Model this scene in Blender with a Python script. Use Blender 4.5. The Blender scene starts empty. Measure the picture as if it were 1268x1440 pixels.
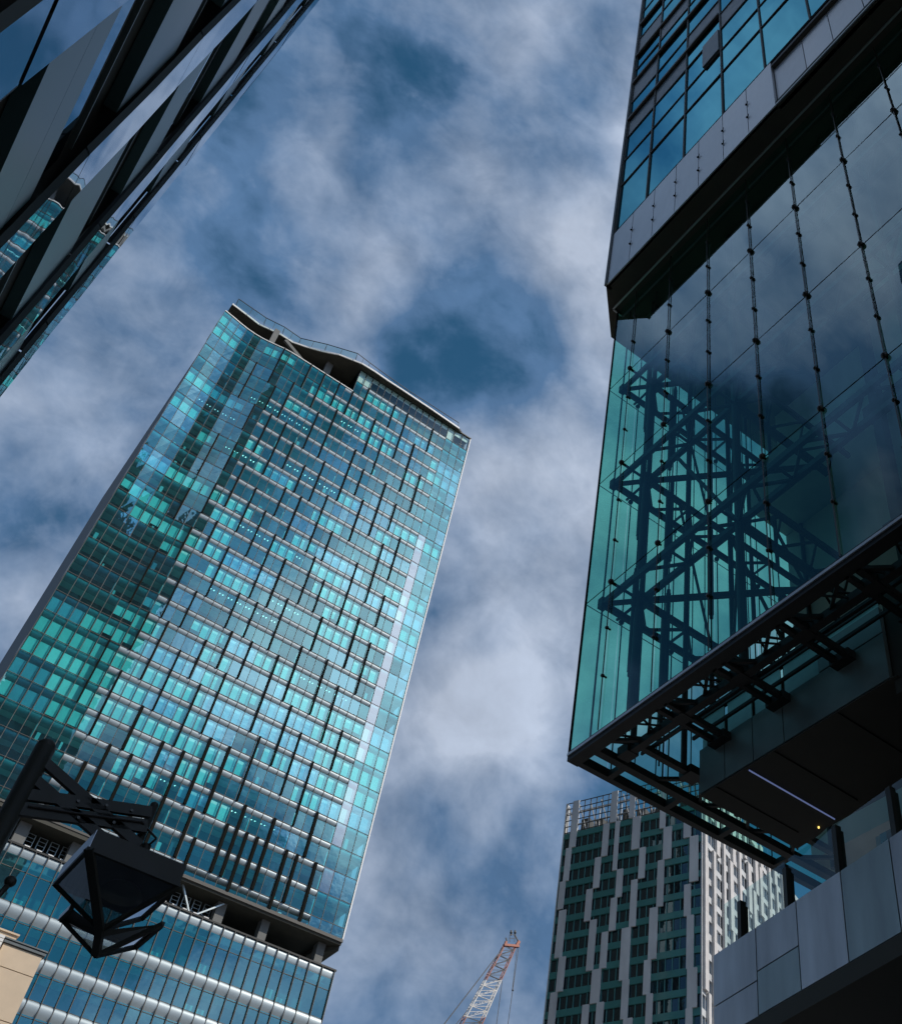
import bpy, bmesh, math, random
from mathutils import Vector, Matrix
R = math.radians
sc = bpy.context.scene
C = sc.collection
rnd = random.Random(7)

# ------------------------------------------------------------------ camera
# The eye is the origin; x and y run along the street grid, z is up, the ground lies 1.6 m below.
F, PX, PY = 1559.87, 849.78, 740.53            # focal length and optical centre, in photo pixels (1268 x 1440)
ROT = Matrix(((0.7764861, -0.5002432, -0.3831789), (-0.626584, -0.5484944, -0.5536663), (0.0667963, 0.670008, -0.7393427)))
cam = bpy.data.cameras.new('camera'); cam_o = bpy.data.objects.new('camera', cam); C.objects.link(cam_o)
cam_o.matrix_world = ROT.to_4x4()
cam.sensor_fit = 'HORIZONTAL'; cam.sensor_width = 36.0
cam.lens = F / 1268 * 36.0
cam.shift_x = (634 - PX) / 1268
cam.shift_y = (PY - 720) / 1268
cam.clip_start = 0.1; cam.clip_end = 6000
sc.camera = cam_o

def ray(x, y):
    return ROT @ Vector(((x - PX) / F, -(y - PY) / F, -1.0))
def at_x(x, y, v): r = ray(x, y); return r * (v / r.x)
def at_y(x, y, v): r = ray(x, y); return r * (v / r.y)
def at_z(x, y, v): r = ray(x, y); return r * (v / r.z)
ROT_T = ROT.transposed()
def proj(w):
    v = ROT_T @ Vector(w)
    if v.z > -0.01: return None
    return (PX - F * v.x / v.z, PY + F * v.y / v.z)

# ------------------------------------------------------------------ sky and sun
SUN_AZ, SUN_EL = -48.0, 44.0
world = bpy.data.worlds.new('World'); sc.world = world; world.use_nodes = True
nt = world.node_tree; nt.nodes.clear()
N = nt.nodes.new; K = nt.links.new
out = N('ShaderNodeOutputWorld'); bg = N('ShaderNodeBackground'); K(bg.outputs[0], out.inputs[0])
sky = N('ShaderNodeTexSky'); sky.sky_type = 'NISHITA'; sky.sun_disc = False
sky.sun_elevation = R(SUN_EL); sky.sun_rotation = R(90 - SUN_AZ)
sky.air_density = 1.0; sky.dust_density = 0.4; sky.ozone_density = 2.5
tc = N('ShaderNodeTexCoord')
def vmath(op, a, b=None):
    n = N('ShaderNodeVectorMath'); n.operation = op
    for i, s in ((0, a), (1, b)):
        if s is None: continue
        if isinstance(s, (tuple, Vector)): n.inputs[i].default_value = tuple(s)
        else: K(s, n.inputs[i])
    return n
def math_(op, a, b=None, c=None, clamp=False):
    n = N('ShaderNodeMath'); n.operation = op; n.use_clamp = clamp
    for i, s in enumerate((a, b, c)):
        if s is None: continue
        if isinstance(s, (int, float)): n.inputs[i].default_value = s
        else: K(s, n.inputs[i])
    return n.outputs[0]
dirv = vmath('NORMALIZE', tc.outputs['Generated']).outputs[0]
# clouds drift in soft streaks: stretch the lookup along one sky direction
mp = N('ShaderNodeMapping'); mp.vector_type = 'POINT'
mp.inputs['Rotation'].default_value = (R(20), R(10), R(35)); mp.inputs['Scale'].default_value = (1.0, 1.35, 0.9)
mp.inputs['Location'].default_value = (3.1, 0.4, 1.7)
K(dirv, mp.inputs[0])
def noise(scale, detail, rough, vec, dist=0.0):
    n = N('ShaderNodeTexNoise'); n.inputs['Scale'].default_value = scale; n.inputs['Detail'].default_value = detail
    n.inputs['Roughness'].default_value = rough; n.inputs['Distortion'].default_value = dist; K(vec, n.inputs['Vector']); return n
n1 = noise(4.6, 7, 0.55, mp.outputs[0], 0.35).outputs['Fac']
n2 = noise(9.0, 5, 0.55, mp.outputs[0], 0.2).outputs['Fac']
n3 = noise(22.0, 6, 0.62, mp.outputs[0], 0.5).outputs['Fac']
dens = math_('ADD', math_('ADD', math_('MULTIPLY', n1, 1.9), math_('MULTIPLY', n2, 1.15)), math_('MULTIPLY', n3, 0.32))
dens = math_('SUBTRACT', dens, 1.17)
# where the cloud cover is thick or open, as directions in the sky (degrees of spread, amount)
BANKS = [((580, 120), 8, .26), ((480, 100), 6, .10), ((720, 960), 9, -.12), ((790, 330), 5, -.08), ((650, 440), 3.5, .10), ((690, 515), 3, -.10), ((520, 60), 5, -.08), ((430, 120), 6, .02), ((655, 495), 5, -.30), ((600, 500), 3, -.12), ((700, 480), 3, -.12), ((640, 205), 5, -.10), ((400, 200), 9, -.14), ((470, 320), 8, -.12), ((560, 380), 6, -.08), ((540, 120), 6, -.05), ((700, 1160), 8, .18), ((560, 1200), 8, .12), ((700, 250), 3, -.10), ((120, 640), 7, .05), ((420, 330), 8, .05), ((640, 1180), 7, .12), ((560, 1330), 8, .10), ((870, 230), 8, .20), ((850, 70), 6, .06), ((800, 620), 9, .16), ((800, 850), 9, .20), ((700, 960), 8, .12), ((650, 1200), 8, .08),
         ((690, 100), 6, .08), ((560, 230), 9, .05), ((330, 330), 12, .03), ((60, 760), 9, .06), ((60, 900), 6, .1), ((800, 400), 5, .08),
         ((670, 490), 5.5, -.42), ((610, 520), 3, -.18), ((730, 480), 3.0, -.14), ((780, 190), 3.6, -.30), ((840, 90), 3, -.22), ((650, 230), 6, -.22), ((590, 60), 4, -.1),
         ((470, 230), 9, -.10), ((40, 700), 4, -.16), ((720, 1120), 6, -.17), ((800, 1100), 4, -.10), ((600, 1230), 5, -.06), ((1150, 1230), 8, -.75), ((350, 180), 9, -.08),
         ((860, 560), 5, .06), ((740, 720), 7, .08)]
cur = dens
MIRR = [((600, 850), 7, .20), ((560, 1080), 6, .15), ((520, 1000), 8, .30), ((560, 820), 6, .18), ((430, 850), 6, .10), ((330, 560), 9, -.28), ((420, 600), 6, -.16), ((600, 690), 6, .10), ((250, 750), 7, -.10),
        ((130, 1180), 8, -.50), ((250, 1150), 7, -.30), ((350, 1180), 6, -.14), ((300, 980), 6, .16), ((430, 1080), 6, .12), ((380, 720), 4, -.12), ((470, 740), 4, -.10)]
MIRX = [((930, 760), 10, -.9), ((1190, 250), 9, .32), ((1130, 420), 6, .15), ((1250, 120), 8, .2), ((70, 60), 10, .32), ((260, 60), 8, .15)]
def mirrored(d, k): return Vector((d.x, -d.y, d.z)) if k == 1 else Vector((-d.x, d.y, d.z))
for (px, py), wd, am, mi in [(q, w_, a_, 0) for q, w_, a_ in BANKS] + [(q, w_, a_, 1) for q, w_, a_ in MIRR] + [(q, w_, a_, 2) for q, w_, a_ in MIRX]:
    d = ray(px, py).normalized()
    if mi: d = mirrored(d, mi)    # unseen cloud and gaps added for the tower front and glass box to mirror
    dp = vmath('DOT_PRODUCT', dirv, d).outputs['Value']
    mr = N('ShaderNodeMapRange'); mr.interpolation_type = 'SMOOTHERSTEP'
    mr.inputs['From Min'].default_value = math.cos(R(wd * 1.25)); mr.inputs['From Max'].default_value = 1.0
    mr.inputs['To Min'].default_value = 0.0; mr.inputs['To Max'].default_value = am
    K(dp, mr.inputs['Value']); cur = math_('ADD', cur, mr.outputs[0])
# bright broken cloud added behind the viewer for the glass fronts to mirror
d = Vector((0.35, -0.72, 0.6)).normalized()
dp = vmath('DOT_PRODUCT', dirv, d).outputs['Value']
mr = N('ShaderNodeMapRange'); mr.interpolation_type = 'SMOOTHSTEP'
mr.inputs['From Min'].default_value = math.cos(R(55)); mr.inputs['From Max'].default_value = 0.97
mr.inputs['To Max'].default_value = 0.18
K(dp, mr.inputs['Value']); behind = mr.outputs[0]; cur = math_('ADD', cur, behind)
ramp = N('ShaderNodeValToRGB'); ramp.color_ramp.interpolation = 'EASE'
e = ramp.color_ramp.elements
e[0].position = 0.0; e[0].color = (.10, .10, .10, 1)
e[1].position = 0.42; e[1].color = (1, 1, 1, 1)
K(cur, ramp.inputs[0])
# sunlit tops are paler, thick parts greyer
shade = noise(5.0, 6, 0.55, vmath('ADD', dirv, (7.3, 1.2, 4.4)).outputs[0], 0.3).outputs['Fac']
ccol = N('ShaderNodeMix'); ccol.data_type = 'RGBA'
K(math_('ADD', math_('MULTIPLY_ADD', shade, 1.7, -1.24), math_('MULTIPLY', cur, 1.05), clamp=True), ccol.inputs['Factor'])
ccol.inputs['A'].default_value = (0.78, 1.55, 2.85, 1); ccol.inputs['B'].default_value = (3.75, 4.35, 5.45, 1)
boost = N('ShaderNodeVectorMath'); boost.operation = 'SCALE'
K(ccol.outputs['Result'], boost.inputs[0]); 
gd = vmath('DOT_PRODUCT', dirv, mirrored(ray(530, 930).normalized(), 1)).outputs['Value']
gm = N('ShaderNodeMapRange'); gm.interpolation_type = 'SMOOTHERSTEP'; gm.inputs['From Min'].default_value = math.cos(R(15)); gm.inputs['From Max'].default_value = 1.0; gm.inputs['To Max'].default_value = 2.1  # unseen glow added to the sky to brighten the tower front's reflections
K(gd, gm.inputs['Value']); tex = math_('ADD', math_('MULTIPLY_ADD', n2, 0.75, 0.36), math_('MULTIPLY', n3, 0.35))
gd2 = vmath('DOT_PRODUCT', dirv, mirrored(ray(1200, 260).normalized(), 2)).outputs['Value']
gm2 = N('ShaderNodeMapRange'); gm2.interpolation_type = 'SMOOTHERSTEP'; gm2.inputs['From Min'].default_value = math.cos(R(17)); gm2.inputs['From Max'].default_value = 1.0; gm2.inputs['To Max'].default_value = 1.15  # second added glow, out of view, mirrored by the glass box
K(gd2, gm2.inputs['Value']); tex = math_('ADD', tex, gm2.outputs[0])
K(math_('MULTIPLY', math_('ADD', math_('MULTIPLY_ADD', behind, 7.5, 0.12), math_('ADD', gm.outputs[0], tex)), 1.0), boost.inputs['Scale'])
skyc = N('ShaderNodeMix'); skyc.data_type = 'RGBA'; skyc.blend_type = 'MULTIPLY'; skyc.inputs['Factor'].default_value = 1
K(sky.outputs[0], skyc.inputs['A']); skyc.inputs['B'].default_value = (0.20, 0.60, 0.66, 1)
mixc = N('ShaderNodeMix'); mixc.data_type = 'RGBA'
K(ramp.outputs[0], mixc.inputs['Factor']); K(skyc.outputs['Result'], mixc.inputs['A']); K(boost.outputs[0], mixc.inputs['B'])
K(mixc.outputs['Result'], bg.inputs['Color']); bg.inputs['Strength'].default_value = 0.112

sun = bpy.data.lights.new('sun', 'SUN'); sun.energy = 4.0; sun.angle = R(0.53); sun.color = (1.0, 0.93, 0.84)
sun_o = bpy.data.objects.new('sun', sun); C.objects.link(sun_o)
sdir = Vector((math.cos(R(SUN_EL)) * math.cos(R(SUN_AZ)), math.cos(R(SUN_EL)) * math.sin(R(SUN_AZ)), math.sin(R(SUN_EL))))
sun_o.rotation_euler = sdir.to_track_quat('Z', 'Y').to_euler(); sun_o.location = sdir * 900
sc.view_settings.view_transform = 'Standard'; sc.view_settings.look = 'None'
sc.view_settings.exposure = 0.0; sc.view_settings.gamma = 1.0
sc.cycles.transparent_max_bounces = 24
sc.cycles.max_bounces = 8; sc.cycles.glossy_bounces = 4; sc.cycles.transmission_bounces = 4; sc.cycles.diffuse_bounces = 3

# ------------------------------------------------------------------ materials
def mat(name, col, rough=0.6, metal=0.0, var=0.0, vscale=3.0, spec=0.5, bump=0.0, stretch=(1, 1, 1), emit=None, es=0.0):
    m = bpy.data.materials.new(name); m.use_nodes = True
    t = m.node_tree; b = t.nodes['Principled BSDF']
    b.inputs['Base Color'].default_value = (*col, 1); b.inputs['Roughness'].default_value = rough
    b.inputs['Metallic'].default_value = metal; b.inputs['Specular IOR Level'].default_value = spec
    if emit: b.inputs['Emission Color'].default_value = (*emit, 1); b.inputs['Emission Strength'].default_value = es
    if var or bump:
        g = t.nodes.new('ShaderNodeNewGeometry'); mpn = t.nodes.new('ShaderNodeMapping'); mpn.inputs['Scale'].default_value = stretch
        t.links.new(g.outputs['Position'], mpn.inputs[0])
        n = t.nodes.new('ShaderNodeTexNoise'); n.inputs['Scale'].default_value = vscale; n.inputs['Detail'].default_value = 5
        t.links.new(mpn.outputs[0], n.inputs['Vector'])
        if var:
            mr = t.nodes.new('ShaderNodeMapRange'); mr.inputs['From Min'].default_value = .3; mr.inputs['From Max'].default_value = .7
            mr.inputs['To Min'].default_value = 1 - var; mr.inputs['To Max'].default_value = 1 + var
            t.links.new(n.outputs['Fac'], mr.inputs['Value'])
            oi = t.nodes.new('ShaderNodeObjectInfo'); mo = t.nodes.new('ShaderNodeMapRange')
            mo.inputs['To Min'].default_value = 1 - var * .5; mo.inputs['To Max'].default_value = 1 + var * .5
            t.links.new(oi.outputs['Random'], mo.inputs['Value'])
            ml = t.nodes.new('ShaderNodeMath'); ml.operation = 'MULTIPLY'
            t.links.new(mr.outputs[0], ml.inputs[0]); t.links.new(mo.outputs[0], ml.inputs[1])
            v = t.nodes.new('ShaderNodeVectorMath'); v.operation = 'SCALE'; v.inputs[0].default_value = col
            t.links.new(ml.outputs[0], v.inputs['Scale']); t.links.new(v.outputs[0], b.inputs['Base Color'])
            mr2 = t.nodes.new('ShaderNodeMapRange'); mr2.inputs['To Min'].default_value = max(rough - .1, .02); mr2.inputs['To Max'].default_value = min(rough + .1, 1)
            t.links.new(n.outputs['Fac'], mr2.inputs['Value']); t.links.new(mr2.outputs[0], b.inputs['Roughness'])
        if bump:
            bn = t.nodes.new('ShaderNodeBump'); bn.inputs['Strength'].default_value = bump; bn.inputs['Distance'].default_value = 0.05
            t.links.new(n.outputs['Fac'], bn.inputs['Height']); t.links.new(bn.outputs[0], b.inputs['Normal'])
    return m

def glass(name, tint, r0, rtint=(1, 1, 1), rough=0.0, wave=0.0, wscale=0.6, f90=1.0, opaque=None):
    """A pane: tinted see-through below, mirror-like above, by the Fresnel law of a coated sheet."""
    m = bpy.data.materials.new(name); m.use_nodes = True
    t = m.node_tree; t.nodes.clear(); L = t.links.new
    o = t.nodes.new('ShaderNodeOutputMaterial'); mx = t.nodes.new('ShaderNodeMixShader')
    if opaque: tr = t.nodes.new('ShaderNodeBsdfDiffuse'); tr.inputs['Color'].default_value = (*opaque, 1)
    else: tr = t.nodes.new('ShaderNodeBsdfTransparent'); tr.inputs['Color'].default_value = (*tint, 1)
    gl = t.nodes.new('ShaderNodeBsdfGlossy'); gl.inputs['Color'].default_value = (*rtint, 1); gl.inputs['Roughness'].default_value = rough
    lw = t.nodes.new('ShaderNodeLayerWeight'); lw.inputs['Blend'].default_value = 0.5
    pw = t.nodes.new('ShaderNodeMath'); pw.operation = 'POWER'; pw.inputs[1].default_value = 3.0
    L(lw.outputs['Facing'], pw.inputs[0])
    mr = t.nodes.new('ShaderNodeMapRange'); mr.inputs['To Min'].default_value = r0; mr.inputs['To Max'].default_value = f90
    L(pw.outputs[0], mr.inputs['Value']); L(mr.outputs[0], mx.inputs[0]); L(tr.outputs[0], mx.inputs[1]); L(gl.outputs[0], mx.inputs[2])
    if wave:
        g = t.nodes.new('ShaderNodeNewGeometry'); n = t.nodes.new('ShaderNodeTexNoise'); n.inputs['Scale'].default_value = wscale; n.inputs['Detail'].default_value = 2
        L(g.outputs['Position'], n.inputs['Vector']); bn = t.nodes.new('ShaderNodeBump'); bn.inputs['Strength'].default_value = wave; bn.inputs['Distance'].default_value = 0.02
        L(n.outputs['Fac'], bn.inputs['Height']); L(bn.outputs[0], gl.inputs['Normal'])
    L(mx.outputs[0], o.inputs[0]); return m

M = dict(
    win=glass('tower_glass', (.24, .78, .80), .20, (.56, .96, .92), wave=.45, wscale=.45),
    winb=glass('tower_glass_bluish', (.18, .62, .74), .27, (.56, .93, .93), wave=.6, wscale=.7),
    winc=glass('tower_glass_clear', (.30, .84, .86), .15, (.62, .96, .94), wave=.35, wscale=.35),
    win2=glass('podium_glass', (.24, .78, .76), .30, (.52, .92, .94), wave=.3, wscale=.5),
    winglare=glass('tower_glass_painted_glare', (.45, .85, .85), .26, (1.0, 1.0, .98), wave=.2, wscale=.5),  # paleness stands in for a bright cloud mirrored in one bay
    bull2=mat('inner_spandrel', (.20, .27, .29), .4, .3, .05, .4),
    bull=mat('spandrel_metal', (.30, .345, .355), .42, .35, .05, .4),
    mull=mat('mullion_metal', (.10, .095, .085), .6, .2, spec=.2),
    fin=mat('fin_metal', (.008, .008, .006), .8, spec=.05),
    blind=mat('blind_cloth', (.74, .79, .72), .9, 0, .10, .35),
    room=mat('room_interior', (.10, .16, .20), .9, 0, .5, .25),
    ceil=mat('room_ceiling', (.55, .58, .58), .9),
    white=mat('white_metal', (.72, .70, .66), .5, 0, .08, 1.5),
    dark=mat('dark_metal', (.038, .036, .027), .55, 0, .15, 2.0),
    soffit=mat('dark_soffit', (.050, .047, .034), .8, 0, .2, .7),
    steel=mat('dark_steel', (.014, .014, .011), .6, .1, .15, 3.0),
    conc=mat('grey_concrete', (.13, .13, .12), .8, 0, .15, .8),
    clear=glass('clear_glass', (.72, .88, .85), .04, (.8, .95, 1.0), wave=.1, f90=.7),
    atr=glass('atrium_glass', (.47, .88, .77), .055, (.74, .94, 1.0), wave=.15, wscale=.35, f90=.6),
    upwin=glass('upper_window_glass', (.05, .22, .27), .12, (.16, .50, .60), wave=.22, wscale=.3),
    frost=mat('frosted_glass', (.36, .62, .60), .25, 0, .25, 1.2),
    panel=mat('brushed_panel', (.52, .52, .52), .40, .3, .18, 1.6, stretch=(1, 1, .4)),
    boxpanel=mat('dark_grey_panel', (.16, .20, .19), .38, .25, .25, .9),
    louvre=mat('louvre', (.10, .115, .12), .5, .3, .1, 4),
    stone=mat('grey_wall_panel', (.48, .49, .50), .42, .3, .24, 2.0, stretch=(1, 1, .22)),
    stone2=mat('green_grey_wall_panel', (.31, .37, .36), .38, .3, .2, 2.2, stretch=(1, 1, .22)),
    strip=glass('polished_strip', (0, 0, 0), .48, (.80, .86, .92), rough=.02, wave=.75, wscale=.5, opaque=(.16, .18, .21)),
    green=mat('green_spandrel', (.10, .19, .19), .33, .2, .25, .45),
    cap=mat('strip_side', (.07, .08, .075), .5, .2, .2, .5),
    lwin=glass('dark_window_glass', (.05, .08, .09), .20, (.7, .85, .95), wave=.1),
    core=mat('interior_wall', (.42, .42, .40), .8, 0, .25, .5),
    brown=mat('timber_lining', (.42, .36, .29), .6, 0, .3, .5, stretch=(1, 1, .2)),
    fgreen=mat('green_glass_band', (.045, .17, .155), .12, 0, .12, .25),
    swin=glass('side_window_glass', (.02, .06, .07), .3, (.8, .9, 1.0), wave=.3, opaque=(.05, .07, .09)),
    wwin=glass('white_tower_glass', (.02, .06, .07), .12, (.55, .8, .9), wave=.2, opaque=(.008, .014, .018)),
    pier=mat('pale_pier', (.50, .47, .44), .6, 0, .08, .8),
    wpan=mat('pale_panel', (.47, .47, .46), .6, 0, .12, .5, stretch=(1, 1, .3)),
    wmull=mat('green_mullion', (.06, .20, .19), .4),
    beige=mat('beige_stone', (.56, .44, .31), .8, 0, .06, 1.2),
    crane_r=mat('crane_red', (.36, .11, .06), .6, 0, .2, 1.5),
    crane_w=mat('crane_white', (.72, .68, .62), .6, 0, .15, 1.5),
    crane_d=mat('crane_dark', (.045, .04, .035), .6),
    lamp=mat('lamp_iron', (.024, .022, .015), .6, 0, .2, 6),
    lampedge=mat('lamp_trim', (.30, .31, .34), .35, .7),
    lampglass=glass('lamp_glass', (.60, .66, .64), .28, (.9, .95, 1.0)),
    cable=mat('cable_steel', (.05, .045, .04), .35, .7),
    trim=mat('glazing_channel', (.42, .46, .45), .4, .6),
    led=mat('bluish_line', (.3, .35, .6), .4, emit=(.32, .42, .9), es=.24),
    tube=mat('ceiling_tube', (.8, .8, .8), .5, emit=(1, .97, .88), es=2.2),
    bulb=mat('small_lamp', (.8, .6, .2), .4, emit=(1, .72, .18), es=1.6),
    ledw=mat('warm_lamp', (.8, .5, .2), .4, emit=(1, .5, .12), es=1.2),
    ground=mat('paving', (.16, .155, .15), .8, 0, .2, 2.0, bump=.2),
    asphalt=mat('asphalt', (.05, .05, .052), .85, 0, .2, 6.0, bump=.3),
    kerb=mat('kerb_stone', (.3, .29, .28), .8, 0, .1, 3.0),
)

# ------------------------------------------------------------------ mesh helpers
ORG = {}
class MB:
    def __init__(s, fn=None): s.v = []; s.f = []; s.m = []; s.fn = fn; s.cur = 0; s.smooth = False
    def add(s, vs, fs):
        o = len(s.v); s.v += [tuple(s.fn(*v)) if s.fn else tuple(v) for v in vs]
        s.f += [tuple(i + o for i in f) for f in fs]; s.m += [s.cur] * len(fs)
    def box(s, x0, x1, y0, y1, z0, z1):
        s.add([(x0, y0, z0), (x1, y0, z0), (x1, y1, z0), (x0, y1, z0), (x0, y0, z1), (x1, y0, z1), (x1, y1, z1), (x0, y1, z1)],
              [(0, 3, 2, 1), (4, 5, 6, 7), (0, 1, 5, 4), (1, 2, 6, 5), (2, 3, 7, 6), (3, 0, 4, 7)])
    def quad(s, a, b, c, d): s.add([a, b, c, d], [(0, 1, 2, 3)])
    def bar(s, p, q, w, h=None, up=(0, 0, 1)):
        h = h or w; p = Vector(p); q = Vector(q); d = (q - p)
        if d.length < 1e-6: return
        d.normalize(); u = Vector(up)
        if abs(d.dot(u)) > .98: u = Vector((1, 0, 0))
        a = d.cross(u).normalized() * (w / 2); b = a.cross(d).normalized() * (h / 2)
        vs = [e + i * a + j * b for e in (p, q) for i, j in ((-1, -1), (1, -1), (1, 1), (-1, 1))]
        s.add(vs, [(0, 3, 2, 1), (4, 5, 6, 7), (0, 1, 5, 4), (1, 2, 6, 5), (2, 3, 7, 6), (3, 0, 4, 7)])
    def tube(s, p, q, r, r2=None, n=8):
        p = Vector(p); q = Vector(q); r2 = r if r2 is None else r2; d = (q - p).normalized(); u = Vector((0, 0, 1))
        if abs(d.dot(u)) > .98: u = Vector((1, 0, 0))
        a = d.cross(u).normalized(); b = a.cross(d)
        vs = []
        for e, rr in ((p, r), (q, r2)):
            for k in range(n):
                t = 2 * math.pi * k / n; vs.append(e + a * (rr * math.cos(t)) + b * (rr * math.sin(t)))
        s.add(vs, [(k, (k + 1) % n, n + (k + 1) % n, n + k) for k in range(n)] + [tuple(range(n))[::-1], tuple(range(n, 2 * n))])
    def ball(s, c, r, n=8, k=5):
        vs = [(c[0], c[1], c[2] - r)]
        for j in range(1, k):
            t = math.pi * j / k - math.pi / 2
            for i in range(n):
                a = 2 * math.pi * i / n; vs.append((c[0] + r * math.cos(t) * math.cos(a), c[1] + r * math.cos(t) * math.sin(a), c[2] + r * math.sin(t)))
        vs.append((c[0], c[1], c[2] + r)); fs = []
        for i in range(n): fs.append((0, 1 + (i + 1) % n, 1 + i))
        for j in range(k - 2):
            for i in range(n):
                a = 1 + j * n + i; b = 1 + j * n + (i + 1) % n; fs.append((a, b, b + n, a + n))
        for i in range(n): fs.append((len(vs) - 1, 1 + (k - 2) * n + i, 1 + (k - 2) * n + (i + 1) % n))
        s.add(vs, fs)
    def prism(s, poly, z0, z1):
        n = len(poly); vs = [(x, y, z0) for x, y in poly] + [(x, y, z1) for x, y in poly]
        s.add(vs, [tuple(range(n))[::-1], tuple(range(n, 2 * n))] + [(k, (k + 1) % n, n + (k + 1) % n, n + k) for k in range(n)])
    def sheet(s, rows):
        o = [v for r_ in rows for v in r_]; n = len(rows[0])
        s.add(o, [(j * n + i, j * n + i + 1, (j + 1) * n + i + 1, (j + 1) * n + i) for j in range(len(rows) - 1) for i in range(n - 1)])
    def build(s, name, m, parent=None, smooth=False, fix=True):
        me = bpy.data.meshes.new(name); org = ORG.get(parent.name, Vector()) if parent else Vector()
        me.from_pydata([tuple(Vector(v) - org) for v in s.v], [], s.f)
        ms = m if isinstance(m, (list, tuple)) else [m]
        for k in ms: me.materials.append(k)
        for p, i in zip(me.polygons, s.m): p.material_index = min(i, len(ms) - 1); p.use_smooth = smooth
        if fix:
            bm = bmesh.new(); bm.from_mesh(me); bmesh.ops.recalc_face_normals(bm, faces=bm.faces); bm.to_mesh(me); bm.free()
        o = bpy.data.objects.new(name, me); C.objects.link(o)
        if parent: o.parent = parent; ORG[o.name] = org
        else: ORG[o.name] = Vector()
        return o
def tag(o, label=None, cat=None, group=None, kind=None):
    if label: o['label'] = label
    if cat: o['category'] = cat
    if group: o['group'] = group
    if kind: o['kind'] = kind
    return o
def thing(name, loc, label, cat, group=None):
    o = bpy.data.objects.new(name, None); C.objects.link(o); o.location = loc; o.empty_display_size = .5
    ORG[o.name] = Vector(loc); return tag(o, label, cat, group)
def area(mb):
    pts = [proj(v) for v in mb.v]; pts = [p for p in pts if p]
    if not pts: return 0
    x0 = max(0, min(p[0] for p in pts)); x1 = min(1268, max(p[0] for p in pts)); y0 = max(0, min(p[1] for p in pts)); y1 = min(1440, max(p[1] for p in pts))
    return max(0, x1 - x0) * max(0, y1 - y0)
def capped(name, items, m, parent, cap=100, kids=None, smooth=False):
    """items: list of meshes; the 100 that show largest become parts of their own, the rest one part."""
    order = sorted(range(len(items)), key=lambda i: -area(items[i])); rest = MB(); krest = {}
    for r_, i in enumerate(order):
        if r_ < cap and area(items[i]) > 0 or len(items) <= cap:
            o = items[i].build(name, m, parent, smooth)
            for kn, km, kl in (kids or []):
                if kl[i]: kl[i].build(kn, km, o)
        else:
            b = items[i]; off = len(rest.v); rest.v += b.v; rest.f += [tuple(k + off for k in f) for f in b.f]; rest.m += b.m
            for kn, km, kl in (kids or []):
                if kl[i]:
                    kb = krest.setdefault(kn, (MB(), km))[0]; off = len(kb.v); kb.v += kl[i].v
                    kb.f += [tuple(k + off for k in f) for f in kl[i].f]; kb.m += kl[i].m
    if rest.v:
        o = tag(rest.build(name, m, parent, smooth), kind='stuff')
        for kn, (kb, km) in krest.items(): tag(kb.build(kn, km, o), kind='stuff')

# ------------------------------------------------------------------ the ground
g = MB(); g.quad((-3000, -3000, -1.6), (3000, -3000, -1.6), (3000, 3000, -1.6), (-3000, 3000, -1.6)); tag(g.build('ground', M['ground']), kind='structure')
g = MB(); g.quad((2.2, -200, -1.596), (8.2, -200, -1.596), (8.2, 120, -1.596), (2.2, 120, -1.596)); tag(g.build('road', M['asphalt']), kind='structure')
g = MB(); g.box(-2.0, 2.0, -200, 120, -1.599, -1.47); tag(g.build('pavement', M['ground']), kind='structure')
g = MB(); g.box(2.003, 2.2, -200, 120, -1.599, -1.46); tag(g.build('kerb', M['kerb']), kind='structure')

# ------------------------------------------------------------------ main glass tower
Y0 = 144.0
tower = thing('glass_tower', (33, 150, -1.6), 'tall teal glass office tower with staggered black fins and a wavy roof edge', 'skyscraper')
XS = [4.45, 6.2, 8.0, 9.7, 11.3, 12.85, 14.4, 15.97, 17.55, 19.2] + [19.2 + (52.35 - 19.2) * i / 21 for i in range(1, 21)] + [52.35, 54.05, 55.8, 57.5, 59.4, 61.3]
FH = 3.84; TOP = 188.3
def Lz(k): return TOP - FH * k
def fold(x, y, z):
    """the upper west part of the front is folded inward a little"""
    t = max(0.0, min(1.0, (z - 95) / 89.0)); x0, x1 = 4.45, 18.6
    d = math.sin(math.pi * (x - x0) / (x1 - x0)) ** 1.25 if x0 < x < x1 else 0.0
    return (x, y + 1.0 * t * d, z)
BOT = 75.3
levels = [(k, Lz(k), Lz(k + 1)) for k in range(0, 29)] + [(29, Lz(29), BOT)]
wins = []; blinds = []
def first_open(k):                  # west of this, spandrels go dim behind glass, imitating a dark reflection
    return max(9, 19 - 2 * k) if k < 6 else (9 if k < 12 else (8 if k < 22 else 7))
spans = {}
run = random.Random(21)
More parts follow.
